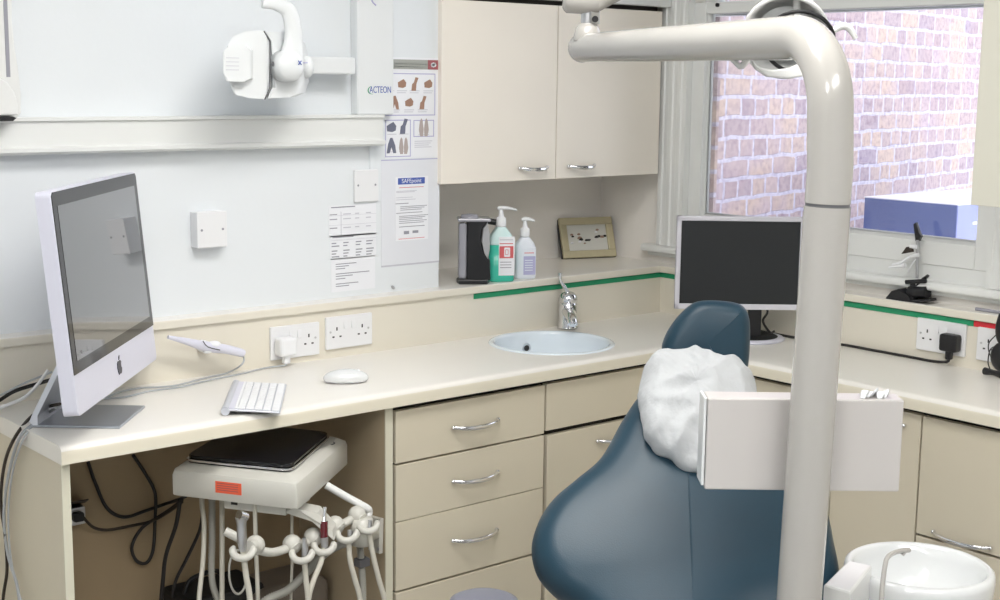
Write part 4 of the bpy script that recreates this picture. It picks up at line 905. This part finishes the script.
for (u, v, hu, hv) in ((255, 545, 243, 550), (292, 544, 302, 553), (313, 537, 324, 545), (335, 525, 347, 533), (357, 515, 368, 524)):
    b = B(); b.ball(HU(u, v), 0.021, (1, 1, 1)); b.tube([HU(u, v), HU((u + hu) / 2, (v + hv) / 2, -0.02)], [0.018, 0.014], 14); hold = b.obj('holder', tray_m, t, world=True)
    c0 = HU(hu, hv, F_OFF); pts = []
    for k in range(11):
        a_ = R(-205 + 230 * k / 10); pts.append(c0 + RGT * math.cos(a_) * 0.021 - D2 * math.sin(a_) * 0.019)
    b = B(); b.tube(pts, [0.004] + [0.0078] * 9 + [0.004], 12, n=3); b.obj('holder_hook', tray_m, hold, world=True)
b = B().use(equip_m)
b.tube([HU(326, 485, 0.08), HU(345, 496, 0.04), HU(365, 507), HU(369, 511), HU(368, 516)], 0.009, 12, n=5); b.obj('upper_tube', parent=t, world=True)
b = B(); b.prism([DU(282, 512, 3.02), DU(312, 522, 3.04), DU(334, 541, 3.05), DU(333, 530, 3.05), DU(318, 513, 3.04), DU(294, 508, 3.02)], FOR * 0.05, 0.002)
b.obj('support_arm', tray_m, t, world=True)
b = B(); q = HU(362, 531, -0.01); b.lathe([(0, -0.035), (0.022, -0.032), (0.027, 0), (0.024, 0.03), (0, 0.034)], M=T(*q)); b.tube([q, BR(374, 533, -1.368)], 0.018, 12); b.obj('pivot', tray_m, t, world=True)
# tablet / black laptop lying on top
Tt = TZ + 0.0685
q0 = PA + (cc - PA) * 0.15; q1 = PB + (cc - PB) * 0.19; q2 = PC + (cc - PC) * 0.22; q3 = PD + (cc - PD) * 0.2
def rpoly(Q_, z, r_=0.025):
    out = []
    for i in range(4):
        a_, q, c_ = Q_[i - 1], Q_[i], Q_[(i + 1) % 4]; d1 = (a_ - q).normalized() * r_; d2 = (c_ - q).normalized() * r_
        for f_ in (0, .33, .66, 1.0): p_ = q + d1 * (1 - f_) ** 2 + d2 * f_ ** 2; out.append(V((p_.x, p_.y, z)))
    return out
t2 = thing('black_laptop', 'closed black laptop with silver rim lying on the delivery tray', 'laptop', (cc.x, cc.y, Tt))
b = B(); b.prism(rpoly([q0, q1, q2, q3], Tt + 0.0005), (0, 0, 0.003), 0.001); b.obj('base', black_m, t2, world=True)
b = B(); b.prism(rpoly([q + (q - cc) * 0.02 for q in (q0, q1, q2, q3)], Tt + 0.0035), (0, 0, 0.005), 0.0015); b.obj('silver_rim', chrome_m, t2, world=True)
b = B(); b.prism(rpoly([q - (q - cc) * 0.015 for q in (q0, q1, q2, q3)], Tt + 0.0085), (0, 0, 0.008), 0.002); b.obj('lid', bezel_m, t2, world=True)

# handpieces in the holders, each with its hose
FZ = 0.35
def hp(label, body, hose, hm=hose_m, hr=0.0062, name='dental_handpiece'):
    root = thing(name, label, 'dental instrument', tuple(body[0][1][-1]))
    for nm, pts, rr_, mm in body: b = B(); b.tube(pts, rr_, 14, n=4); b.obj(nm, mm, root, world=True)
    b = B(); b.tube(hose, hr, 10, n=6); b.obj('hose', hm, root, world=True)
F = -0.045
hp('silver handpiece with grey head in the leftmost holder', [('body', [HU(241, 517, F), HU(241.5, 526, F), HU(242, 540, F), HU(243, 551, F)], [0.0125, 0.0100, 0.0105, 0.007], steel_m), ('head', [HU(239, 515, F - 0.004), HU(246, 517, F - 0.004)], [0.010, 0.009], chrome_m)], [HU(243, 550, F), HU(246, 575, F), HU(250, 600, F), HU(252, 650, F)])
hp('short silver handpiece in the second holder from the left', [('body', [HU(304, 538, F), HU(305, 548, F), HU(305, 563, F)], [0.0045, 0.007, 0.0075], steel_m)], [HU(304.5, 560, F), HU(306, 580, F), HU(308, 600, F), HU(309, 650, F)])
hp('dark red gripped syringe standing in the middle holder', [('grip', [HU(324, 521, F), HU(324, 538, F)], [0.0088, 0.0088], syr_m), ('tip', [HU(325.2, 507, F), HU(324.5, 514, F), HU(324, 522, F)], [0.0045, 0.004, 0.0075], chrome_m), ('collar', [HU(324, 537, F), HU(325, 548, F)], [0.0095, 0.0075], steel_m)], [HU(324, 548, F), HU(321, 562, F), HU(313, 582, F), HU(308, 603, F), HU(306, 650, F)])
hp('slim handpiece in the fourth holder, only its steel end showing', [('body', [HU(350, 530, F), HU(350, 544, F)], [0.006, 0.006], steel_m)], [HU(349, 543, F), HU(350, 560, F), HU(355, 580, F), HU(360, 600, F), HU(364, 650, F)])
hp('slim handpiece in the rightmost holder beside the bracket', [('body', [HU(370, 520, F), HU(369, 534, F)], [0.006, 0.0055], steel_m)], [HU(369, 532, F), HU(373, 555, F), HU(379, 580, F), HU(385, 602, F), HU(392, 650, F)])
def hose(label, pts, r, m, corr=False, name='hose'):
    b = B()
    if corr:
        P_ = catmull(pts, 26); b.tube(P_, [r * (1.0 if i % 2 else 0.76) for i in range(len(P_))], 12)
    else: b.tube(pts, r, 10, n=7)
    return tag(recentre(b.obj(name, m)), label, 'hose')
hose('cream hose hanging leftmost below the tray', [HU(202, 488, 0.36), HU(202, 505, 0.34), HU(204, 525, 0.30), HU(203, 560, 0.28), HU(199, 600, 0.26), HU(197, 650, 0.25)], 0.0055, hose_m)
hose('grey corrugated hose hanging at the left below the tray', [HU(212, 488, 0.36), HU(212, 505, 0.34), HU(212, 540, 0.32), HU(212, 580, 0.30), HU(220, 605, 0.28), HU(235, 640, 0.26)], 0.0085, chose_m, True)
hose('straight cream hose right of the corrugated one', [HU(222, 486, 0.34), HU(222, 503, 0.32), HU(222, 550, 0.28), HU(222, 600, 0.25), HU(222, 650, 0.24)], 0.0058, hose_m)
hose('thin cream hose behind the leftmost holder', [HU(255, 495, 0.1), HU(255, 515, 0.1), HU(256, 550, 0.1), HU(258, 600, 0.1), HU(258, 650, 0.1)], 0.0048, hose_m)
hose('thin straight hose behind the second holder', [HU(292, 500, 0.08), HU(292, 522, 0.08), HU(292, 560, 0.08), HU(291, 600, 0.08), HU(291, 650, 0.08)], 0.0034, hose_m)
hose('long grey corrugated hose sweeping from bracket to floor', [HU(356, 541, 0.04), HU(340, 545, 0.05), HU(322, 556, 0.06), HU(305, 574, 0.06), HU(288, 590, 0.06), HU(262, 604, 0.07), HU(240, 640, 0.07)], 0.0100, chose_m, True)
hose('short corrugated hose dropping straight under the bracket', [HU(360, 548, 0.03), HU(362, 570, 0.03), HU(363, 600, 0.03), HU(363, 650, 0.03)], 0.0090, chose_m, True)
b = B(); b.box((-0.015, -0.013, -0.01), (0.015, 0.013, 0.01), 0.003, M=Matrix.Translation(HU(362, 562, 0.03))); tag(recentre(b.obj('hose_clip', seam_m)), 'grey clip round the hose below the bracket', 'clip')
cab('coiled cream cable hanging behind the leftmost holder', [HU(238 + 9 * math.cos(a_ * 0.7), 572 + 22 * math.sin(a_ * 0.7), 0.12 + 0.004 * a_) for a_ in range(26)], 0.0026, chose_m)
# dark things on the floor of the knee space
bx0 = on(180, 580, 'y', -0.10)
t = thing('floor_box', 'dark low equipment box at the back of the knee space', 'equipment box', (bx0.x + 0.08, -0.09, 0))
b = B(); b.box((bx0.x - 0.01, -0.16, 0), (bx0.x + 0.20, -0.02, bx0.z - 0.035), 0.012); b.obj('case', matt_m, t, world=True)
b = B(); b.tube([V((bx0.x + 0.01, -0.1, bx0.z - 0.04)), V((bx0.x + 0.03, -0.1, bx0.z - 0.005)), V((bx0.x + 0.10, -0.1, bx0.z + 0.0)), V((bx0.x + 0.12, -0.1, bx0.z - 0.04))], 0.006, 10, n=5); b.obj('handle', black_m, t, world=True)
t = thing('pedal_housing', 'brown-grey rounded housing low behind the hanging hoses', 'equipment box', (on(285, 590, 'y', -0.12).x, -0.11, 0))
q = on(270, 580, 'y', -0.12); b = B(); b.box((q.x - 0.08, -0.19, 0), (q.x + 0.14, -0.03, q.z), 0.03, seg=4); b.obj('housing', mat('brown_grey_plastic', (0.16, 0.135, 0.11), 0.5), t, world=True)

# ------------------------------------------------------------ dental chair
def frame_of(P0, up_hint):
    U = RGT.copy(); Vv = (up_hint - U * up_hint.dot(U)).normalized(); N_ = U.cross(Vv)   # N_ toward the camera
    if N_.dot(CAM - P0) < 0: N_ = -N_
    return U, Vv, N_
def to_plane(u, v, P0, U, Vv, N_):
    r = ray(u, v); k = (P0 - CAM).dot(N_) / r.dot(N_); q = CAM + r * k - P0; return q.dot(U), q.dot(Vv)
def pad(b, outl, P0, U, Vv, N_, Th, rad, bulge, spine=None, smooth_n=6):
    pts = [V((x, y, 0)) for x, y in outl]; pts = catmull(pts, smooth_n, True); n = len(pts)
    c = V((0, 0, 0)); 
    for p_ in pts: c += p_ / n
    area = sum(pts[i].x * pts[(i + 1) % n].y - pts[(i + 1) % n].x * pts[i].y for i in range(n)); sg = 1 if area > 0 else -1
    nrm = []
    for i in range(n):
        tg = pts[(i + 1) % n] - pts[i - 1]; nrm.append(V((tg.y, -tg.x, 0)).normalized() * sg)
    rings = []
    def ring(fn): rings.append([b.bm.verts.new(P0 + U * q.x + Vv * q.y + N_ * q.z) for q in (fn(i) for i in range(n))])
    backs = (0.02, 0.3, 0.6, 0.85)
    def inner(i, s, w):
        q = pts[i] - nrm[i] * rad; sp = spine(q.y) if spine else c.x
        if spine: q = V((sp + (q.x - sp) * s, c.y + (q.y - c.y) * (0.90 + 0.10 * s), w))
        else: q = c + (q - c) * s; q.z = w
        return q
    for s in backs: ring(lambda i: inner(i, s, -Th / 2 - bulge * 0.3 * (1 - s * s)))
    for a_ in range(-90, 91, 18):
        ca, sa = math.cos(R(a_)), math.sin(R(a_)); ring(lambda i: V((*(pts[i] - nrm[i] * rad * (1 - ca)).xy, Th / 2 * sa)))
    for s in backs[::-1]: ring(lambda i: inner(i, s, Th / 2 + bulge * (1 - s * s)))
    for a_, c_ in zip(rings, rings[1:]):
        for k in range(n): b.bm.faces.new((a_[k], a_[(k + 1) % n], c_[(k + 1) % n], c_[k])).smooth = True
    b.bm.faces.new(rings[0]).smooth = True; b.bm.faces.new(rings[-1]).smooth = True
    bmesh.ops.recalc_face_normals(b.bm, faces=b.bm.faces)
PB0 = dep(685, 560, 2.52); PT0 = dep(702, 400, 2.74)
U, Vv, N_ = frame_of(PB0, PT0 - PB0)
t = thing('dental_chair', 'dark blue dental chair with rounded headrest in the room centre', 'dental chair', (PB0.x, PB0.y, 0))
left = [(668, 372), (652, 385), (636, 402), (620, 426), (600, 461), (575, 483), (553, 502), (538, 524), (531.5, 548), (536, 572), (553, 593), (580, 613), (605, 650), (612, 700)]
outl = [to_plane(u, v, PB0, U, Vv, N_) for u, v in left]
cxs = lambda v: 684 + (560 - v) * 0.09
rightp = [(2 * cxs(v) - u, v) for u, v in left if v < 470][::-1]
rightp = [(740, 700), (762, 650), (798, 622), (826, 606), (837, 588), (838, 570), (833, 545), (829, 524), (822, 502), (806, 483), (782, 466)] + [q for q in rightp if q[1] < 450]
outl += [to_plane(u, v, PB0, U, Vv, N_) for u, v in rightp]
mid = lambda y: 0.004 + y * 0.04
b = B(); pad(b, outl, PB0, U, Vv, N_, 0.10, 0.045, 0.012, mid); b.obj('backrest', blue_m, t, world=True)
PH = dep(706, 345, 2.86); U2, V2, N2 = frame_of(PH, V((0, 0, 1)) + FOR * 0.18)
hr_ = [(661.5, 350), (663, 341), (668, 330), (678, 316), (690, 305), (700, 301), (716, 300.5), (734, 302.5), (744, 307), (749, 318), (750, 335), (748.5, 362), (743, 392), (730, 402), (690, 404), (668, 392), (662, 372)]
b = B(); pad(b, [to_plane(u, v, PH, U2, V2, N2) for u, v in hr_], PH, U2, V2, N2, 0.065, 0.03, 0.005, smooth_n=5); b.obj('headrest', blue_m, t, world=True)
b = B(); q1_ = dep(703, 385, 2.92); q2_ = dep(700, 470, 2.72); 
for s in (-0.03, 0.03): b.cyl(q1_ + RGT * s, q2_ + RGT * s - N_ * 0.02, 0.008)
b.obj('headrest_bars', chrome_m, t, world=True)
bot = PB0 - Vv * 0.30
SV = (-FOR * 0.82 - RGT * 0.57).normalized(); SN = V((0, 0, 1)); SU = V((-SV.y, SV.x, 0)) * -1
if SU.dot(RGT) < 0: SU = -SU
s_c = V((bot.x, bot.y, 0.50)) + SV * 0.05 - RGT * 0.075
seat_o = [(-0.20, -0.08), (-0.23, 0.1), (-0.21, 0.5), (-0.18, 0.95), (-0.11, 1.2), (0.11, 1.2), (0.18, 0.95), (0.19, 0.5), (0.17, 0.1), (0.15, -0.08)]
b = B(); pad(b, seat_o, s_c, SU, SV, SN, 0.10, 0.045, 0.01); b.obj('seat', blue_m, t, world=True)
b = B(); q = V((s_c.x, s_c.y, 0)) + SV * 0.40; b.lathe([(0, 0), (0.24, 0), (0.24, 0.03), (0.12, 0.05), (0.10, 0.10), (0.10, 0.40), (0.16, 0.45), (0, 0.452)], M=T(*q)); b.obj('base', equip_m, t, world=True)
b = B(); b.tube([V((bot.x, bot.y, bot.z + 0.12)) - N_ * 0.08, V((bot.x, bot.y, 0.46)) - N_ * 0.06, q + V((0, 0, 0.44))], 0.04, 12); b.obj('back_support', equip_m, t, world=True)
# crumpled paper cover on the pillow
PCc = dep(698, 414, 2.635); U3, V3, N3 = frame_of(PCc, PT0 - PB0)
oc = [(638, 402), (639, 388), (643, 371), (651, 358), (659, 350.5), (667, 347.5), (678, 349), (686, 350), (694, 350), (703, 357), (715, 361), (726, 366), (739, 366), (749, 374), (756, 384), (758, 400), (756, 425), (748, 448), (730, 465), (708, 472.5), (694, 470), (680, 466), (664, 456), (652, 449), (644, 438), (641, 420)]
oc2 = [to_plane(u, v, PCc, U3, V3, N3) for u, v in oc]
ptsc = catmull([V((x, y, 0)) for x, y in oc2], 5, True); n = len(ptsc); c = sum(ptsc, V((0, 0, 0))) / n
b = B(); rings = []
for j in range(0, 41):
    ph = -PI / 2 + PI * j / 40; s = max(math.cos(ph), 0.0) ** 0.75; w = math.sin(ph) * (0.066 if ph > 0 else 0.04)
    ring = []
    for i in range(n):
        q = c + (ptsc[i] - c) * max(s, 0.004)
        a_ = math.atan2(ptsc[i].y - c.y, ptsc[i].x - c.x)
        f1 = 1 - abs(noise.noise(V(((q.x + q.y * 0.7) * 9 + 3, (q.y - q.x * 0.5) * 16, 5)))) * 3
        f2 = 1 - abs(noise.noise(V((q.x * 40, (q.y + q.x) * 30 + 9, 2)))) * 2
        cr_ = noise.noise(V((a_ * 5, s * 1.2, 1.0)))
        amp = math.cos(ph) ** 0.3 if abs(math.cos(ph)) > 0.01 else 0.2
        wr = 0.016 * noise.noise(V((q.x * 9, q.y * 7, 4))) + 0.013 * (f1 - 0.5) + 0.004 * f2 + 0.004
        q2 = q + (ptsc[i] - c).normalized() * (0.004 * cr_ * s)
        ring.append(b.bm.verts.new(PCc + U3 * q2.x + V3 * q2.y + N3 * (w + (wr - 0.008) * (1 if ph > -0.3 else 0.2))))
    rings.append(ring)
for a_, c_ in zip(rings, rings[1:]):
    for k in range(n): b.bm.faces.new((a_[k], a_[(k + 1) % n], c_[(k + 1) % n], c_[k])).smooth = True
b.bm.faces.new(rings[0]); b.bm.faces.new(rings[-1]); bmesh.ops.recalc_face_normals(b.bm, faces=b.bm.faces)
tag(recentre(b.obj('pillow_cover', paperw_m)), 'crumpled white paper cover bunched over the chair pillow', 'pillow cover')

# ------------------------------------------------------------ light pole
PT = dep(828.5, 150, 2.10)
Pb = dep(797.5, 600, 1.0); 
# choose the depth of the lower point so that it leans only sideways
r_ = ray(797.5, 600); k_ = (PT - CAM).dot(FOR) / r_.dot(FOR); Plow = CAM + r_ * k_
ax_ = (PT - Plow).normalized(); Pfoot = Plow - ax_ * ((Plow.z - 0.02) / ax_.z)
seamz = CAM + ray(827.5, 205) * ((PT - CAM).dot(FOR) / ray(827.5, 205).dot(FOR))
t = thing('dental_light', 'tall white tubular dental light pole with arched arm and lamp', 'dental light', (Pfoot.x, Pfoot.y, 0))
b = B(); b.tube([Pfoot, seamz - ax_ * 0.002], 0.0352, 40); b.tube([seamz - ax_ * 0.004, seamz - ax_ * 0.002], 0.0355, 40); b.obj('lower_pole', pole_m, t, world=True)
b = B(); b.tube([seamz - ax_ * 0.004, seamz + ax_ * 0.004], 0.0335, 40); b.obj('pole_seam', seam_m, t, world=True)
AL = dep(582, 46.5, 3.05); ah = V((AL.x, AL.y, 0))
topz = dep(775, 37, 2.16).z
AL.z = topz + 0.0
hd = V((AL.x - PT.x, AL.y - PT.y, 0)); Larm = hd.length; hd.normalize()
Rb = 0.115; pts = [seamz + ax_ * 0.003, seamz + ax_ * 0.06]
base_ = V((PT.x, PT.y, topz - Rb))
ctrx = base_ + hd * Rb
for k in range(0, 13):
    a_ = PI / 2 * k / 12; pts.append(ctrx + V((0, 0, 1)) * Rb * math.sin(a_) - hd * Rb * math.cos(a_))
pts.append(ctrx + V((0, 0, Rb)) + hd * 0.05); nA = len(pts)
endp = V((AL.x, AL.y, topz))
for k in (0.3, 0.6, 0.9, 1.0): pts.append(ctrx + V((0, 0, Rb)) + hd * 0.05 + (endp - (ctrx + V((0, 0, Rb)) + hd * 0.05)) * k)
rad_ = [0.0345] * nA + [0.0335, 0.0325, 0.031, 0.031]
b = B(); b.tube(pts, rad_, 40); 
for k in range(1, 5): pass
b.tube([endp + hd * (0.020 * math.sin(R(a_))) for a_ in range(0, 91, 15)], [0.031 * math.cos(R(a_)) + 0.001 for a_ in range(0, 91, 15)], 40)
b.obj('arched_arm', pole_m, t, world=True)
kn = dep(592, 30, 2.93); kn = endp - hd * 0.03
b = B(); b.lathe([(0.030, 0.015), (0.0305, 0.022), (0.026, 0.042), (0.018, 0.052), (0, 0.053)], M=T(*kn)); b.obj('swivel_cap', pole_m, t, world=True)
b = B(); b.cyl(kn + V((0, 0, 0.05)), kn + V((0, 0, 0.075)), 0.013); b.box((-0.006, -0.016, 0.050), (0.022, 0.016, 0.082), 0.002, M=T(*kn)); b.obj('knuckle', steel_m, t, world=True)
b = B(); b.cyl(kn + V((0.0, 0, 0.06)) - FOR * 0.017 + RGT * 0.015, kn + V((0, 0, 0.06)) - FOR * 0.024 + RGT * 0.015, 0.007); b.obj('knob', black_m, t, world=True)
s0_ = kn + V((0, 0, 0.102)) - RGT * 0.055; s1_ = s0_ + RGT * 0.13 + V((0, 0, 0.034)); s2_ = dep(720, -95, 2.6); s3_ = dep(800, -50, 2.42)
b = B(); b.tube([s0_, s0_ + RGT * 0.003, s0_ + RGT * 0.009, s0_ + RGT * 0.05, s0_ + RGT * 0.075 + V((0, 0, 0.004))], [0.018, 0.024, 0.029, 0.031, 0.031], 28); b.tube([s0_ + RGT * 0.068 + V((0, 0, 0.003)), s1_, s2_], [0.030, 0.028, 0.025], 28); b.obj('spring_arm', pole_m, t, world=True)
b = B(); b.tube([s2_, s3_, dep(797, -20, 2.40), dep(797, 18, 2.38)], [0.012, 0.010, 0.007, 0.006], 14, n=4); b.obj('yoke', equip_m, t, world=True)
# lamp head behind the bend: a shallow dish tilted down to the patient
LC = dep(786, 33, 2.42); LN = (FOR * -0.62 + V((0, 0, -0.40)) + RGT * -0.15).normalized()
zax = LN; xax = RGT - zax * RGT.dot(zax); xax.normalize(); yax = zax.cross(xax)
ML = Matrix((xax, yax, zax)).transposed().to_4x4(); ML.translation = LC
b = B(); b.lathe([(0, -0.05), (0.04, -0.045), (0.07, -0.02), (0.084, 0.012), (0.084, 0.018), (0.078, 0.018), (0.064, -0.010), (0.035, -0.03), (0, -0.034)], M=ML, seg=48, sx=0.91, sy=0.98); head = b.obj('lamp_dish', equip_m, t, world=True)
b = B(); b.tube([ML @ V((0.024 + 0.059 * math.cos(a_ * PI / 16), 0.060 * math.sin(a_ * PI / 16), 0.026)) for a_ in range(32)], 0.0035, 8, closed=True); b.obj('rubber_ring', black_m, head, world=True)
b = B(); b.lathe([(0, 0.02), (0.03, 0.02), (0.048, 0.012), (0.052, 0.0)], M=ML, seg=40); b.obj('lens', clear_m, head, world=True)
def LP(u, v, d=2.40): return dep(u, v, d)
b = B(); b.tube([LP(829, 34), LP(836, 29), LP(843, 26), LP(850, 29), LP(856, 39)], [0.006, 0.006, 0.0065, 0.006, 0.0045], 12, n=4); b.tube([LP(838, 22), LP(843, 27)], 0.004, 10); b.obj('handle', equip_m, head, world=True)
b = B(); b.tube([LP(752, 52), LP(742, 66), LP(735, 62), LP(729, 57)], [0.006, 0.006, 0.0045, 0.004], 12, n=4); b.obj('handle', equip_m, head, world=True)
b = B(); b.prism([LP(751, 59, 2.36), LP(760, 67, 2.36), LP(772, 70, 2.36), LP(790, 68, 2.36), LP(803, 62, 2.36), (LP(806, 76, 2.36)), LP(790, 79, 2.36), LP(768, 77, 2.36), LP(756, 69, 2.36)], FOR * 0.02, 0.003); b.obj('lower_guard', equip_m, head, world=True)
# white box clamped behind the pole
bc = dep(800, 441, 2.165)
t = thing('white_box', 'white rectangular box fixed behind the light pole, in front of the chair', 'box', (bc.x, bc.y, bc.z - 0.075), math.atan2(RGT.y, RGT.x))
Mi = ROOTM[t.name].inverted()
a_ = Mi @ vert(706, 398, 2.152); c_ = Mi @ vert(899, 492, 2.152)
b = B(); b.box((a_.x + 0.003, a_.y, c_.z), (c_.x, a_.y + 0.050, a_.z), 0.0025); b.obj('body', box_m, t)
b = B(); b.box((a_.x - 0.003, a_.y + 0.002, c_.z + 0.006), (a_.x + 0.002, a_.y + 0.051, a_.z + 0.001), 0.002); b.obj('end_cap', xray_m, t)
b = B(); kx_ = c_.x - 0.045
for i in range(5): b.tube([V((kx_ - 0.02 + 0.009 * i, a_.y + 0.006 + 0.008 * (i % 3), a_.z + 0.001)), V((kx_ - 0.012 + 0.008 * i, a_.y + 0.02, a_.z + 0.010 - 0.002 * (i % 2))), V((kx_ - 0.002 + 0.006 * i, a_.y + 0.04 - 0.006 * (i % 2), a_.z + 0.001))], [0.004, 0.007, 0.004], 6, n=3, flat=0.3)
b.obj('crinkled_tape', wplastic_m, t)

# ------------------------------------------------------------ spittoon
SZ = 0.80; sc_ = on(919, 567, 'z', SZ)
t = thing('spittoon', 'white ceramic spittoon bowl beside the dental chair', 'spittoon', (sc_.x, sc_.y, 0))
b = B(); b.lathe([(0, -0.10), (0.03, -0.098), (0.07, -0.082), (0.095, -0.05), (0.106, -0.015), (0.111, 0.0), (0.118, 0.006), (0.125, 0.002), (0.1275, -0.008), (0.126, -0.03), (0.118, -0.08), (0.095, -0.14), (0.06, -0.17), (0, -0.172)], M=T(0, 0, SZ), seg=64); b.obj('bowl', ceramic_m, t)
b = B(); b.lathe([(0, -0.0995), (0.02, -0.0985), (0.02, -0.096), (0, -0.0955)], M=T(0, 0, SZ)); b.obj('drain', steel_m, t)
b = B(); b.box((-0.10, -0.09, 0), (0.10, 0.09, 0.62), 0.02, seg=3, M=rotz(0.8)); b.cyl((0, 0, 0.61), (0, 0, 0.64), 0.06); b.obj('pedestal', equip_m, t)
def SPt(u, v, d): return dep(u, v, d)
b = B(); b.tube([SPt(881, 615, 2.28), SPt(882, 590, 2.29), SPt(885, 566, 2.30), SPt(888, 557, 2.31), SPt(896, 552, 2.33), SPt(909, 550, 2.36)], [0.0042, 0.0042, 0.004, 0.004, 0.004, 0.0042], 12, n=5); b.cyl(SPt(905, 551, 2.35), SPt(902, 555, 2.35), 0.0035); b.obj('spout', pole_m, t, world=True)
ZB = 0.825
blk = [on(824, 584, 'z', ZB), on(851, 592, 'z', ZB), on(872, 565, 'z', ZB), on(848, 560, 'z', ZB)]
b = B(); b.prism([V((q.x, q.y, ZB - 0.07)) for q in blk], (0, 0, 0.07), 0.004); b.obj('cup_filler_block', equip_m, t, world=True)
q = sum(blk, V((0, 0, 0))) / 4; b = B(); b.tube([V((q.x, q.y, ZB - 0.065)), V((q.x, q.y, 0.60)), V((sc_.x, sc_.y, 0.52))], 0.018, 14); b.obj('filler_bracket', equip_m, t, world=True)

# ------------------------------------------------------------ operator stool (only its top shows)
q = dep(484, 597, 2.95); 
t = thing('operator_stool', 'grey stool whose rounded top just shows below the drawers', 'stool', (q.x, q.y, 0))
hz = q.z; hw = 36 / FPX * 2.95
b = B(); b.lathe([(0, hz), (hw * .75, hz - 0.001), (hw * .95, hz - 0.008), (hw * 1.05, hz - 0.03), (hw, hz - 0.06), (0, hz - 0.062)], M=rotz(0.3), seg=40); b.obj('seat', greyseat_m, t)
b = B(); b.cyl((0, 0, 0.08), (0, 0, hz - 0.06), 0.02); b.obj('post', chrome_m, t)
for k in range(5):
    a_ = 2 * PI * k / 5; d_ = V((math.cos(a_), math.sin(a_), 0)); b = B(); b.tube([V((0, 0, 0.09)), d_ * 0.15 + V((0, 0, 0.07)), d_ * 0.2 + V((0, 0, 0.055))], 0.013, 10); lg = b.obj('leg', chrome_m, t)
    b = B(); b.cyl(d_ * 0.2 + V((-0.01, 0, 0.025)), d_ * 0.2 + V((0.01, 0, 0.025)), 0.025); b.obj('castor', black_m, lg)

# ------------------------------------------------------------ lights
for i, (x, y) in enumerate(((-1.75, -1.4), (-3.6, -2.6), (-2.0, -3.1))):
    t = thing('ceiling_light', ('ceiling light panel nearest the desk wall', 'ceiling light panel above the camera side of the room', 'ceiling light panel over the foot of the chair')[i], 'ceiling light', (x, y, 2.60), 0)
    b = B(); b.box((-0.62, -0.32, 0.0), (0.62, -0.30, 0.05)); b.box((-0.62, 0.30, 0.0), (0.62, 0.32, 0.05)); b.box((-0.62, -0.3, 0), (-0.60, 0.3, 0.05)); b.box((0.60, -0.3, 0), (0.62, 0.3, 0.05)); b.obj('frame', trim_m, t)
    b = B(); b.box((-0.60, -0.30, 0.01), (0.60, 0.30, 0.02)); b.obj('diffuser', lamp_m, t)
w = bpy.data.worlds.new('world'); SC.world = w; w.use_nodes = True
bg = w.node_tree.nodes['Background']; bg.inputs[0].default_value = (0.86, 0.88, 1.0, 1); bg.inputs[1].default_value = 2.4
vs = SC.view_settings; vs.view_transform = 'Standard'; vs.look = 'None'; vs.gamma = 1; vs.use_curve_mapping = False; vs.exposure = 0.10
SC.cycles.use_denoising = True; SC.cycles.max_bounces = 8; SC.cycles.diffuse_bounces = 5; SC.cycles.transparent_max_bounces = 12; SC.cycles.sample_clamp_indirect = 6
SC.cycles.caustics_reflective = False; SC.cycles.caustics_refractive = False
